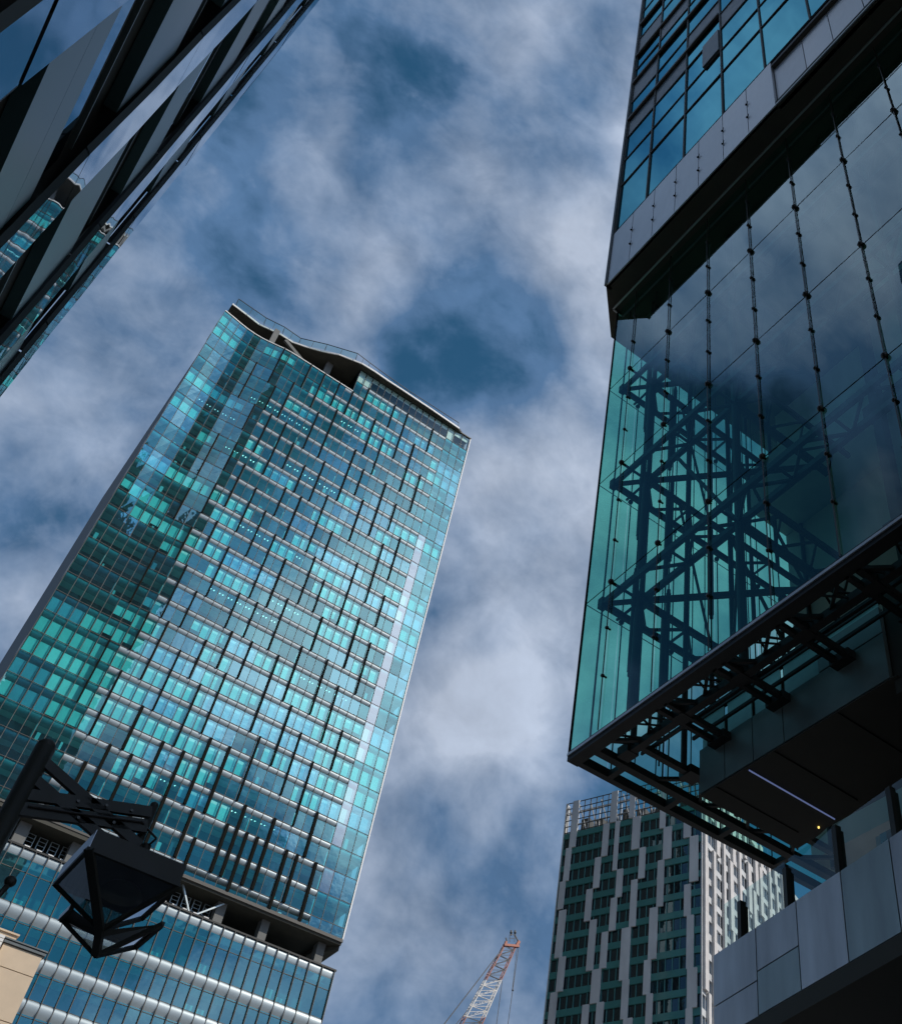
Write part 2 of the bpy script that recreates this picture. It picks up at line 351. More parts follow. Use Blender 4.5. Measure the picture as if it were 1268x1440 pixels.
for k, zt, zb in levels:
    c0 = 18 if k == 0 else 0
    n = len(XS) - 1; gv = 0
    # which offices have their blinds down: runs along the storey
    st = []; on = run.random() < .5
    fl = {0: .1, 1: .3, 2: .55, 5: .15, 8: .45, 9: .3, 12: .6, 13: .5, 16: .2, 17: .25, 20: .8, 21: .75, 22: .85, 23: .9, 24: .95, 25: .55, 26: .08, 27: .0, 28: .0}.get(k, run.choice([.15, .3, .45, .6]))
    i = 0
    while i < n:
        L_ = run.randint(2, 5); v = run.random() < fl
        st += [v] * L_; i += L_
    for i in range(c0, n):
        xa, xb = XS[i] + .035, XS[i + 1] - .035
        w = MB(fold)
        if i % 3 == k % 3: gv = run.choice([0, 0, 2, 3])
        q_ = run.choice([1, 1, 2]); tx = run.uniform(-.005, .005) * q_; ty = run.uniform(-.008, .008) * q_
        hgt = zt - zb
        zt_ = zt - (1.06 if i >= first_open(k) and i < 32 else .03)
        w.cur = 1 if i == 32 and k > 7 and run.random() < .9 else gv  # paler panes in this bay imitate a mirrored bright cloud
        w.add([(xa, Y0 - tx, zb + .03), (xb, Y0 + tx, zb + .03), (xb, Y0 + tx + ty, zt_), (xa, Y0 - tx + ty, zt_)], [(0, 1, 2, 3)])
        b = None
        if st[i] and k < 29:
            b = MB(fold); dz = 1.08; low = run.choice([.06, .06, .06, .06, .5, 1.1]) if k not in (22, 23, 24) else .06
            b.box(xa + .05, xb - .12, Y0 + .42, Y0 + .45, zb + low, zt - dz)
        wins.append(w); blinds.append(b)
        if w.v and proj(w.v[0]) is None: pass
capped('window', wins, [M['win'], M['winglare'], M['winb'], M['winc']], tower, kids=[('blind', M['blind'], blinds)])
# curved metal spandrels between the storeys, one band per storey
for k, zt, zb in levels:
    prof = [(.14, -.05), (.10, -.13), (.09, -.32), (.12, -.52), (.20, -.72), (.32, -.90), (.46, -1.04), (1.0, -1.09)]
    if k == 29: prof = [(a, c * .62) for a, c in prof]
    fo = max(first_open(k), 18 if k == 0 else 0)
    for lo, hi, off in ((18 if k == 0 else 0, fo, 0.0), (fo, 32, -.10), (32, len(XS) - 1, 0.0)):
        if hi <= lo: continue
        b = MB(fold); b.sheet([[(x, Y0 + off + dy, zt + dz) for x in XS[lo:hi + 1]] for dy, dz in prof]); b.build('spandrel', M['bull'] if off else M['bull2'], tower, smooth=True)  # bull2 is a darker copy, dimming the bands outside the exposed run
# rooms behind: back wall and floor plates
b = MB(fold)
b.sheet([[(x, Y0 + 2.6, z) for x in XS] for z in (BOT, 110, 150, Lz(1))]); b.build('room_wall', M['room'], tower)
b = MB(fold)
for k, zt, zb in levels[1:]: b.sheet([[(x, Y0 + .52, zt - 1.0) for x in XS], [(x, Y0 + 2.6, zt - 1.0) for x in XS]])
b.build('ceiling', M['ceil'], tower)
cl_ = []
for k, zt, zb in levels[2:27]:
    if run.random() < .5: continue
    a0 = run.randint(0, 20); a1 = a0 + run.randint(4, 14)
    for i in range(a0, min(a1, 34)):
        xm = (XS[i] + XS[i + 1]) / 2; b = MB(fold)
        for dx in (-.28, .28): b.box(xm + dx - .07, xm + dx + .07, Y0 + .9, Y0 + 1.25, zt - 1.06, zt - 1.02)
        cl_.append(b)
capped('ceiling_light', cl_, M['tube'], tower, cap=60)
fu = []
for k, zt, zb in levels[1:]:
    for i in range(34):
        if run.random() < .14:
            b = MB(fold); w_ = run.uniform(.25, .7); x_ = XS[i] + .15 + run.random() * .5; b.box(x_, x_ + w_, Y0 + .6, Y0 + .9, zb + .05, zb + run.uniform(.5, 2.4)); fu.append(b)
capped('furniture', fu, M['ceil'], tower, cap=60)
pts_ = []
for k, zt, zb in levels[1:]:
    c = XS[0::4] if k % 3 else XS[2::3]
    for x in c:
        if run.random() < .6: b = MB(fold); b.box(x - .08, x + .08, Y0 + .55, Y0 + 2.5, zb, zt - 1.0); pts_.append(b)
capped('partition', pts_, M['ceil'], tower)
# mullions
for i, x in enumerate(XS):
    b = MB(fold); zt = TOP + 4.3 if i >= 18 else Lz(1) + .1
    for z0, z1 in ((BOT, 110), (110, 150), (150, zt)): b.box(x - .035, x + .035, Y0 - .07, Y0 + .1, z0, z1)
    b.build('mullion', M['mull'], tower)
b = MB(fold)
for k, zt, zb in levels[1:]:
    for i in range(len(XS) - 1): b.box(XS[i], XS[i + 1], Y0 - .05, Y0 + .08, zt - .035, zt + .035)
for i in range(18, len(XS) - 1): b.box(XS[i], XS[i + 1], Y0 - .05, Y0 + .08, TOP - .035, TOP + .035)
b.build('transom', M['mull'], tower)
FINS = [(14.22, 13, 15), (14.23, 9, 12), (14.24, 3, 6), (14.29, 17, 20), (14.3, 22, 25), (17.34, 15, 17), (17.41, 6, 8), (17.41, 20, 22), (17.67, 1, 4), (17.69, 12, 14), (17.7, 9, 11), (17.71, 23, 26), (19.31, 4, 6), (19.32, 17, 20), (20.56, 10, 13), (20.56, 14, 16), (20.59, 20, 23), (20.83, 26, 28), (20.94, 6, 9), (22.12, 3, 6), (22.44, 18, 20), (22.51, 24, 26), (23.69, 1, 3), (23.97, 26, 28), (24.01, 21, 24), (24.06, 15, 18), (24.07, 11, 14), (24.09, 6, 10), (26.8, 7, 9), (26.85, 20, 22), (26.91, 1, 4), (27.19, 12, 15), (27.19, 25, 27), (28.72, 17, 19), (28.77, 22, 25), (28.8, 4, 7), (28.8, 10, 12), (30.01, 19, 21), (30.38, 13, 17), (30.38, 25, 27), (30.4, 1, 3), (30.41, 8, 10), (31.66, 21, 24), (31.96, 17, 19), (32.01, 3, 7), (32.02, 10, 13), (33.26, 24, 27), (33.56, 7, 10), (33.57, 1, 3), (33.57, 19, 21), (33.62, 14, 17), (34.7, 27, 29), (36.33, 24, 27), (36.39, 0, 3), (36.41, 16, 19), (36.42, 9, 13), (38.28, 13, 16), (38.34, 5, 9), (38.37, 19, 23), (39.57, 11, 13), (39.94, 2, 5), (40.03, 27, 29), (40.07, 23, 26), (41.14, 6, 8), (41.23, 14, 16), (41.51, 18, 21), (41.55, 26, 29), (42.85, 0, 2), (42.87, 3, 6), (43.09, 8, 11), (43.11, 16, 18), (43.11, 21, 24), (44.77, 27, 29), (45.95, 12, 16), (45.98, 22, 25), (46.07, 0, 4), (46.32, 26, 29), (46.33, 6, 10), (46.34, 18, 21), (49.23, 23, 26), (49.47, 15, 18), (49.49, 2, 6), (49.52, 19, 22), (49.53, 10, 14), (49.54, 27, 30), (49.56, 7, 9), (51.26, 27, 29), (52.3, 25, 27), (52.37, 21, 23), (52.41, 9, 12), (52.42, 0, 2), (52.68, 4, 7), (52.68, 16, 19), (52.7, 13, 15), (54.33, 27, 30), (18.9, 27, 29), (27.2, 28, 30), (30.4, 27, 30), (36.4, 28, 30), (43.1, 27, 30)]
fl_ = []
for x, a, b_ in FINS[:100]:
    b = MB(fold); w = .115 if a < 24 else .2; zb = Lz(b_) if b_ < 30 else BOT
    b.box(x - w, x + w, Y0 - .30, Y0 + .12, zb + .05, Lz(a) - .05); fl_.append(b)
capped('fin', fl_, M['fin'], tower)
# the pale corner trim
b = MB(); b.box(61.31, 61.5, Y0 - .12, Y0 + 1.0, BOT, TOP + 4.3); b.build('corner_trim', M['white'], tower)
# bright column near the east corner: a cloud reflection coloured into its panes
# solid body behind the front
b = MB(); b.box(4.6, 61.3, Y0 + 2.7, 194, BOT, 171.3); b.box(17, 61.2, Y0 + 2.7, 186, 171.31, Lz(1)); b.prism([(4.6, Y0 + 2.7), (17.0, Y0 + 2.7), (17.0, Y0 + 9), (4.6, Y0 + 3.2)], 171.31, Lz(1) - .3)
b.build('side_wall', M['dark'], tower)
b = MB(); b.box(4.42, 4.6, Y0 + .1, 193.9, BOT, 171.2); b.build('side_glazing', M['dark'], tower)
b = MB(fold)
for i in range(18): b.box(XS[i], XS[i + 1], Y0 - .12, Y0 + .3, Lz(1) + .02, Lz(1) + .22)
b.build('parapet_rail', M['white'], tower)
# top storey of pale panes east of the terrace
tp = []
for i in range(18, len(XS) - 1):
    b = MB(); b.add([(XS[i] + .04, Y0, TOP + .05), (XS[i + 1] - .04, Y0, TOP + .05), (XS[i + 1] - .04, Y0, TOP + 4.25), (XS[i] + .04, Y0, TOP + 4.25)], [(0, 1, 2, 3)]); tp.append(b)
capped('top_window', tp, M['clear'], tower)
b = MB()
for i in range(18, len(XS) - 1): b.box(XS[i] + .1, XS[i + 1] - .1, Y0 + .35, Y0 + .4, TOP + 2.9, TOP + 4.2)
for i in (18, 19, 32): b.box(XS[i] + .05, XS[i + 1] - .05, Y0 + .3, Y0 + .34, TOP + .2, TOP + 2.8)
b.build('top_blind', M['white'], tower)
b = MB(); b.box(33.5, 61.2, Y0 + 1.6, 170, Lz(1), TOP + 4.25); b.build('pavilion_wall', M['conc'], tower)
b = MB(); b.box(33.3, 33.45, Y0 + .1, 158, Lz(1), TOP + 4.2); b.build('pavilion_glazing', M['upwin'], tower)
b = MB(); b.box(27.8, 33.28, 151.0, 151.3, Lz(1), TOP + 4.2); b.build('pavilion_glazing', M['upwin'], tower)
for x_ in (27.8, 29.6, 31.4): b = MB(); b.box(x_ - .07, x_ + .07, 150.8, 151.0, Lz(1), TOP + 4.2); b.build('pavilion_mullion', M['conc'], tower)
b = MB(); b.box(6, 33.2, 158, 159, Lz(1) - .2, TOP + 4.2); b.build('terrace_wall', M['soffit'], tower)
b = MB()
for x0_, x1_ in ((14.6, 15.7), (26.9, 28.3)): b.box(x0_, x1_, Y0 + 3.0, Y0 + 4.0, Lz(1) - .2, TOP + 4.2)
b.bar((17.5, Y0 + 4.2, TOP + 4.0), (27.2, Y0 + 4.2, TOP - 1.6), .5, .8); b.build('terrace_column', M['conc'], tower)
# the wavy roof slab
ZR = 192.5
edge_px = [(326, 428.6), (345, 443), (363.3, 457.3), (380, 465), (394.6, 472), (411, 482.5), (430, 489), (452.7, 495.4), (476, 500), (495.6, 507.7), (508.4, 512.7), (526.9, 524), (545, 536.5), (565.2, 549.6), (586, 563.5), (607.8, 578), (644.8, 603.6)]
edge = [at_z(px, py, ZR) for px, py in edge_px]
poly = [(v.x, v.y) for v in edge] + [(61.4, Y0 + 1.0), (61.4, 178), (edge[0].x + .1, 160)]
b = MB(); b.prism(poly, ZR + .02, ZR + .55); b.build('roof_slab', M['soffit'], tower)
b = MB()
for i in range(len(edge) - 1):
    p, q = edge[i], edge[i + 1]; b.bar((p.x, p.y - .06, ZR + .3), (q.x, q.y - .06, ZR + .3), .2, .42)
b.build('roof_edge', M['white'], tower)
b = MB(); b.box(XS[-4], 61.5, Y0 - .2, Y0 + .3, TOP + 4.28, TOP + 4.55); b.build('corner_coping', M['dark'], tower)
rail_px = [(335.6, 420), (374.6, 447), (400.6, 460), (423, 475.5), (460, 484), (503, 497), (520, 510), (548, 530.5), (574, 549), (604, 568), (645, 594.5)]
rail = [at_z(px, py, ZR + 2.6) for px, py in rail_px]
b = MB()
for i in range(len(rail) - 1): b.bar(rail[i], rail[i + 1], .12)
b.build('railing_rail', M['steel'], tower)
b = MB()
for i in range(len(rail) - 1):
    for t in (0, .5):
        p = rail[i].lerp(rail[i + 1], t); b.bar((p.x, p.y, ZR + .5), p, .07)
        if t == 0: b.bar((p.x + .5, p.y + 1.5, ZR + .5), p, .07)
p = rail[-1]; b.bar((p.x, p.y, ZR + .5), p, .08)
b.build('railing_post', M['steel'], tower)
b = MB()
for i in range(5): b.quad((rail[i].x, rail[i].y, ZR + .6), (rail[i + 1].x, rail[i + 1].y, ZR + .6), rail[i + 1], rail[i])
b.build('railing_glass', M['clear'], tower)
# open plant storey and podium
PT = 70.6
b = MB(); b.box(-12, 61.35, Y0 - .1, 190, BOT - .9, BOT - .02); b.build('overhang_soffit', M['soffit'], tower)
b = MB(); b.box(36.2, 61.4, Y0 - .35, Y0 + .1, BOT - .55, BOT - .35); b.box(-12, 61.4, Y0 - .2, Y0 + .1, BOT - .3, BOT + .0); b.build('skirt_trim', M['mull'], tower)
b = MB(); b.box(-12, 60, 156, 157, PT, BOT); b.build('recess_wall', M['soffit'], tower)
for x0_, x1_ in ((15.2, 16.7), (22.1, 23.5), (29.2, 30.6), (42.9, 44.2), (49.6, 50.8), (58.5, 59.7)):
    b = MB(); b.box(x0_, x1_, Y0 + 1.3, Y0 + 2.7, PT, BOT - .9); b.build('column', M['conc'], tower)
b = MB(); b.prism([(58.8, Y0 + 3.2), (61.35, Y0 + .3), (61.35, 180), (58.8, 180)], BOT - 1.6, BOT - .91); b.build('corner_bracket', M['soffit'], tower)
# plant racks: rows of white frames
for x in [16.9 + 1.55 * i for i in range(17)]:
    if 22 < x < 23.6 or 29 < x < 30.7: continue
    b = MB(); y = Y0 + 2.9
    for z0_, z1_ in ((PT + 1.9, PT + 3.5),):
        for xx in (x, x + 1.0): b.box(xx - .05, xx + .05, y, y + .1, z0_, z1_)
        for j in range(4): b.box(x - .05, x + 1.05, y - .01, y + .08, z0_ + j * (z1_ - z0_) / 3 - .03, z0_ + j * (z1_ - z0_) / 3 + .03)
    b.build('louvre_frame', M['trim'], tower)
    b = MB(); b.box(x + .1, x + .8, Y0 + 1.9, Y0 + 2.6, PT + .3, PT + 1.15); b.box(x + .1, x + .3, Y0 + 1.7, Y0 + 1.9, PT + .1, PT + 1.3); b.box(x + .3, x + .8, Y0 + 1.7, Y0 + 1.9, PT + 1.0, PT + 1.3)
    b.build('plant_unit', M['white'], tower)
b = MB(); b.bar((39.6, Y0 + 1.0, PT + .4), (37.2, Y0 + 1.0, BOT - .6), .32, .2); b.bar((34.3, Y0 + 1.0, PT + 1), (37.2, Y0 + 1.0, BOT - .6), .32, .2); b.bar((40.0, Y0 + 1.0, PT + .3), (43.6, Y0 + 1.0, BOT - 1.2), .32, .2)
b.build('brace', M['trim'], tower)
b = MB(); b.box(-12, 61.6, Y0 - .25, Y0 + .4, PT - .02, PT + .22); b.build('podium_coping', M['steel'], tower)
PX_ = [61.36 - 1.0 * 0, 59.45, 57.42, 55.76] + [54.1 - 1.62 * i for i in range(41)]
PX_ = sorted(PX_)
bands = [(70.6, 67.8), (63.85, 61.95), (59.0, 57.1), (54.2, 52.3), (49.4, 47.5), (44.6, 42.7)]
glz = [(70.6, 67.8), (67.8, 63.85), (63.85, 61.95), (61.95, 59.0), (59.0, 57.1), (57.1, 54.2), (54.2, 52.3), (52.3, 49.4), (49.4, 47.5), (47.5, 44.6)]
pw = []
for zt, zb in glz:
    for i in range(len(PX_) - 1):
        b = MB(); t = run.uniform(-.006, .006); u = run.uniform(-.008, .008)
        b.add([(PX_[i] + .04, Y0 - t, zb + .04), (PX_[i + 1] - .04, Y0 + t, zb + .04), (PX_[i + 1] - .04, Y0 + t + u, zt - .04), (PX_[i] + .04, Y0 - t + u, zt - .04)], [(0, 1, 2, 3)])
        pw.append(b)
capped('podium_window', pw, M['win2'], tower)
for zt, zb in bands:
    b = MB(); h = zt - zb
    if zt > 70: prof = [(.02, -.02), (-.08, -.12), (-.10, -.5), (-.08, -.9), (-.03, -1.15), (.05, -1.3)]
    else: prof = [(.05, 0.0), (-.10, -.08), (-.2, -.28), (-.25, -.6), (-.23, -.95), (-.15, -1.3), (-.03, -1.6), (.05, -1.85)]
    b.sheet([[(x, Y0 + a, zt + c) for x in PX_] for a, c in prof]); b.build('podium_band', M['bull'], tower, smooth=True)
for x in PX_:
    b = MB(); b.box(x - .045, x + .045, Y0 - .3, Y0 + .1, 30, PT - .05); b.build('podium_mullion', M['mull'], tower)
b = MB()
for zt, zb in glz: b.box(-12, 61.36, Y0 - .06, Y0 + .1, zb - .04, zb + .04)
b.build('podium_transom', M['mull'], tower)
b = MB(); b.box(-12, 61.2, Y0 + 2.4, 190, -1.6, PT - .1); b.build('podium_wall', M['room'], tower)
b = MB()
for zt, zb in bands: b.box(-12, 61.0, Y0 + .6, Y0 + 2.39, zt - 1.95, zt - 1.85)
b.build('podium_ceiling', M['ceil'], tower)
b = MB()
for zt, zb in ((67.8, 63.85), (61.95, 59.0), (57.1, 54.2), (52.3, 49.4)):
    for i in range(len(PX_) - 1):
        if run.random() < .16:
            h = run.uniform(.3, 1); b.box(PX_[i] + .2, PX_[i + 1] - .3, Y0 + .8, Y0 + 1.1, zb, zb + (zt - zb) * h * .5)
b.build('furniture', M['ceil'], tower)
b = MB(); b.box(61.36, 61.5, Y0 - .1, Y0 + 40, 30, PT); b.build('podium_corner_trim', M['trim'], tower)

# ------------------------------------------------------------------ building on the left: polished strips over dark recesses
XL = 1.4
left = thing('strip_facade_building', (-8, 20, -1.6), 'tall dark building with polished vertical strips and recessed green panels', 'building')
ZJ = [2.125 * XL * j + (6.44 - 2.125 * 3) * XL for j in range(-3, 15)]
GH = 2.125 * XL
strips = [(0.40, .90), (2.48, 2.975), (4.575, 5.08), (6.66, 7.10), (7.97, 8.44)]
for a, b_ in strips:
    for j in range(len(ZJ) - 1):
        z0, z1 = ZJ[j] + .015, ZJ[j + 1] - .015; o = .07 if j % 2 else -.07; o2 = -o
        b = MB(); ya, yb = a * XL, b_ * XL; t = rnd.uniform(-.012, .012)
        zm = (z0 + z1) / 2
        rows = []
        for z, oo in ((z0, -.025), (z0 + (z1 - z0) * .55, .02), (z1, -.025)):
            rows.append([(-XL + t * .5, ya + oo, z), (-XL + t * .5, yb + oo * .9, z)])
        b.sheet(rows); b.build('polished_strip', M['strip'], left)
        b = MB()
        r0 = [[(-XL, ya + oo, z), (-XL - .05, ya + oo - .045, z)] for z, oo in ((z0, -.025), (z0 + (z1 - z0) * .55, .02), (z1, -.025))]
        b.sheet(r0); b.build('strip_side', M['cap'], left)
        b = MB()
        r0 = [[(-XL - .002, yb + oo * .9, z), (-XL - .2, yb + oo * .9 - .01, z)] for z, oo in ((z0, -.025), (z0 + (z1 - z0) * .55, .02), (z1, -.025))]
        b.sheet(r0); b.build('strip_return', M['cap'], left)
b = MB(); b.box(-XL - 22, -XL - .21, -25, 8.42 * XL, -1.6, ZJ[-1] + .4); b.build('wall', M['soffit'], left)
gaps = [(-.6, .39), (.91, 2.47), (2.98, 4.565), (5.09, 6.65), (7.11, 7.96)]
# green panels, slim windows and sills run along the street in every shallow recess
for a, b_ in gaps:
    for j in range(len(ZJ) - 1):
        zb = ZJ[j]; ya, yb = a * XL + .03, b_ * XL - .04
        h2 = .66 if j % 2 else .76
        g0 = MB(); g0.box(-XL - .20, -XL - .075, ya, yb, zb + .25 * GH, zb + (.505) * GH); g0.box(-XL - .20, -XL - .078, ya, yb, zb + .512 * GH, zb + h2 * GH); g0.build('green_panel', M['green'], left)
        g0 = MB(); g0.box(-XL - .16, -XL - .082, ya, yb, zb + .503 * GH, zb + .514 * GH); g0.build('panel_joint', M['fin'], left)
        g0 = MB(); g0.box(-XL - .17, -XL - .12, ya, yb, zb + .955 * GH, zb + .962 * GH); g0.build('sill', M['boxpanel'], left)
        g0 = MB(); g0.quad((-XL - .14, ya, zb + .77 * GH), (-XL - .14, yb, zb + .77 * GH), (-XL - .14, yb, zb + .88 * GH), (-XL - .14, ya, zb + .88 * GH)); g0.build('window', M['lwin'], left)

# ------------------------------------------------------------------ building on the right: overhanging upper storeys over a glass box
rb = thing('overhanging_glass_building', (22, 0, -1.6), 'dark glass building whose upper storeys overhang a hanging glass box with steel trusses', 'building')
XU, ZU, XG, YG, ZB = 9.15, 29.4, 10.0, 14.88, 13.05
YU = 14.43
# upper mass
TOPZ = 420
b = MB(); b.box(XG + .3, 30, -18, 14.5, ZU - .03, ZU - .012); b.build('inner_ceiling', M['soffit'], rb)
b = MB(); b.prism([(XU + .25, -22), (XU + .25, YU), (10.4, 15.6), (32, 15.6), (32, -22)], ZU + 3.25, TOPZ); b.build('upper_wall', M['core'], rb)
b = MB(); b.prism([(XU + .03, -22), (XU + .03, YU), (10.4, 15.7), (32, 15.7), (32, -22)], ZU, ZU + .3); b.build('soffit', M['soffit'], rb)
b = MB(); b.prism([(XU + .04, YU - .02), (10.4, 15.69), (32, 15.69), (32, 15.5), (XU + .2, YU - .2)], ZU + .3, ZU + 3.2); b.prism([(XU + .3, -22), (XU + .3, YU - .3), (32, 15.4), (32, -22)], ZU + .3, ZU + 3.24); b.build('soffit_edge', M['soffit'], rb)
PJ = [14.43, 13.34, 12.31, 11.31, 10.3, 9.27, 8.28, 7.27, 6.19, 5.25, 4.2, 3.15, 2.1, 1.05, 0, -1.05, -2.1, -3.2]
for i in range(len(PJ) - 1):
    b = MB(); far = PJ[i] < 7.5
    b.box(XU - (.0 if not far else -.10), XU + .1 + (.1 if far else 0), PJ[i + 1] + .012, PJ[i] - .012, ZU + .0 + (0 if not far else 0), ZU + 3.12 - (.45 if far else 0)); b.build('fascia_panel', M['panel'], rb)
    if 7.5 < PJ[i] < 14.2:
        for dz in (1.05, 1.95):
            b = MB(); b.ball((XU - .03, PJ[i], ZU + dz), .035, 6, 4); b.bar((XU, PJ[i], ZU + dz), (XU - .06, PJ[i] - .09, ZU + dz + .03), .02); b.build('panel_clip', M['fin'], rb)
b = MB(); b.box(XU - .02, XU + .12, -22, 7.25, ZU + 2.72, ZU + 2.86); b.build('fascia_lip', M['mull'], rb)
b = MB(); b.box(XU - .012, XU, -22, YU, ZU - .01, ZU + .03); b.build('fascia_edge_trim', M['trim'], rb)
YM = [14.33, 12.78, 11.03, 9.28, 7.52, 5.75, 4.0, 2.25, .5, -1.25, -3.0, -4.75]
ZM = [32.65, 36.05, 38.05, 40.1, 41.7, 43.4, 45.4, 46.9, 48.5, 50.7, 52.5, 54.4, 56.1, 57.9, 59.8, 61.6, 63.4, 65.3, 67.1, 69, 71, 73, 75, 77, 79, 81, 83, 85, 88, 91, 94, 97, 100]
uw = []; lv = []
LV = {(1, 3), (0, 3), (2, 4), (0, 5), (1, 7), (0, 8), (3, 3), (2, 8), (1, 10)}
for i in range(len(YM) - 1):
    for j in range(len(ZM) - 1):
        z0, z1 = ZM[j], ZM[j + 1]; y1, y0 = YM[i], YM[i + 1]
        b = MB(); t = rnd.uniform(-.006, .006); u = rnd.uniform(-.006, .006)
        b.add([(XU + .06 + t, y0 + .03, z0 + .03), (XU + .06 - t, y1 - .03, z0 + .03), (XU + .06 - t + u, y1 - .03, z1 - .03), (XU + .06 + t + u, y0 + .03, z1 - .03)], [(0, 1, 2, 3)])
        (lv if (i, j) in LV else uw).append(b)
capped('upper_window', uw, M['upwin'], rb)
capped('louvre_panel', lv, M['louvre'], rb)
b = MB()
for y in YM: b.box(XU + .01, XU + .16, y - .024, y + .024, ZM[0] - .1, 100)
b.build('upper_mullion', M['mull'], rb)
b = MB()
for z in ZM: b.box(XU + .02, XU + .15, YM[-1], YM[0], z - .024, z + .024)
for z in (41.7, 45.4, 48.5, 52.5): b.box(XU - .06, XU + .01, 9.3, 14.33, z - .10, z + .06)
b.build('upper_transom', M['mull'], rb)
b = MB(); b.box(XU - .05, XU + .1, 9.32, 10.1, 38.1, 40.05); b.build('open_vent', M['louvre'], rb)
b = MB(); b.box(XU - .04, XU + .2, 14.34, 14.44, ZU, 100); b.build('upper_corner', M['dark'], rb)
b = MB(); b.box(XU + .02, XU + .06, -22, YM[0], ZU + 3.1, ZM[0] + .02); b.build('sill_shadow_gap', M['fin'], rb)
# hanging glass box: cable-stayed panes, west face then north face
YN = [14.88, 13.94, 12.38, 10.83, 9.27, 7.73, 6.17, 4.63, 3.08, 1.53, -.02, -1.57]
ZN = [ZB, 17.06, 21.2, 25.3, ZU - .02]
pn_ = []
for i in range(len(YN) - 1):
    for j in range(4):
        b = MB(); t = rnd.uniform(-.003, .003); b.add([(XG + t, YN[i + 1] + .008, ZN[j] + .008), (XG - t, YN[i] - .008, ZN[j] + .008), (XG - t, YN[i] - .008, ZN[j + 1] - .008), (XG + t, YN[i + 1] + .008, ZN[j + 1] - .008)], [(0, 1, 2, 3)]); pn_.append(b)
XN = [10.0, 10.95, 12.43, 13.9, 15.4, 16.9, 18.4, 19.9]
for i in range(len(XN) - 1):
    for j in range(4):
        b = MB(); b.quad((XN[i] + .008, YG, ZN[j] + .008), (XN[i + 1] - .008, YG, ZN[j] + .008), (XN[i + 1] - .008, YG, ZN[j + 1] - .008), (XN[i] + .008, YG, ZN[j + 1] - .008)); pn_.append(b)
capped('glass_pane', pn_, M['atr'], rb)
b = MB()
for z in ZN[1:4]:
    b.box(XG - .006, XG + .006, -1.57, YG, z - .008, z + .008); b.box(XG, 19.9, YG - .006, YG + .006, z - .008, z + .008)
for x in (XG, ): b.box(XG - .02, XG + .02, YG - .02, YG + .02, ZB, ZU)
b.build('glazing_joint', M['fin'], rb)
b = MB(); b.box(9.78, 9.83, -2, 14.9, ZU - .06, ZU - .001); b.box(9.78, 10.15, 14.86, 14.9, ZU - .06, ZU - .002); b.build('glazing_channel', M['trim'], rb)
CX = XG - .04
for i, y in enumerate(YN[1:]):
    b = MB(); b.tube((CX, y, ZB), (CX, y, ZU - .05), .013, n=6); b.build('cable', M['cable'], rb)
    cl = []
    for z in (17.06, 21.2, 25.3): cl.append((z, .07))
    for z in (14.4, 15.7, 18.4, 19.8, 22.55, 23.95, 26.65, 28.0): cl.append((z, .045))
    for z, r_ in cl:
        b = MB(); b.ball((CX, y, z), r_, 10, 6); b.bar((CX, y, z), (XG + .06, y, z), .03); b.build('glass_clamp', M['cable'], rb)
for i, x in enumerate(XN[1:5]):
    b = MB(); b.tube((x, YG - .12, ZB), (x, YG - .12, ZU - .25), .016, n=6); b.build('cable', M['cable'], rb)
    for z in (17.06, 21.2, 25.3):
        b = MB(); b.ball((x, YG - .1, z), .07, 8, 5); b.bar((x, YG - .1, z), (x, YG - .28, z), .03); b.build('glass_clamp', M['cable'], rb)
b = MB()
for x in (11.4, 11.95, 12.9, 13.3, 14.3, 14.8, 15.8): b.tube((x, YG - .3, ZB), (x, YG - .3, ZU - .1), .014, n=5)
b.tube((10.27, 14.61, ZB), (10.27, 14.61, ZU), .022, n=6); b.build('tie_rod', M['cable'], rb)
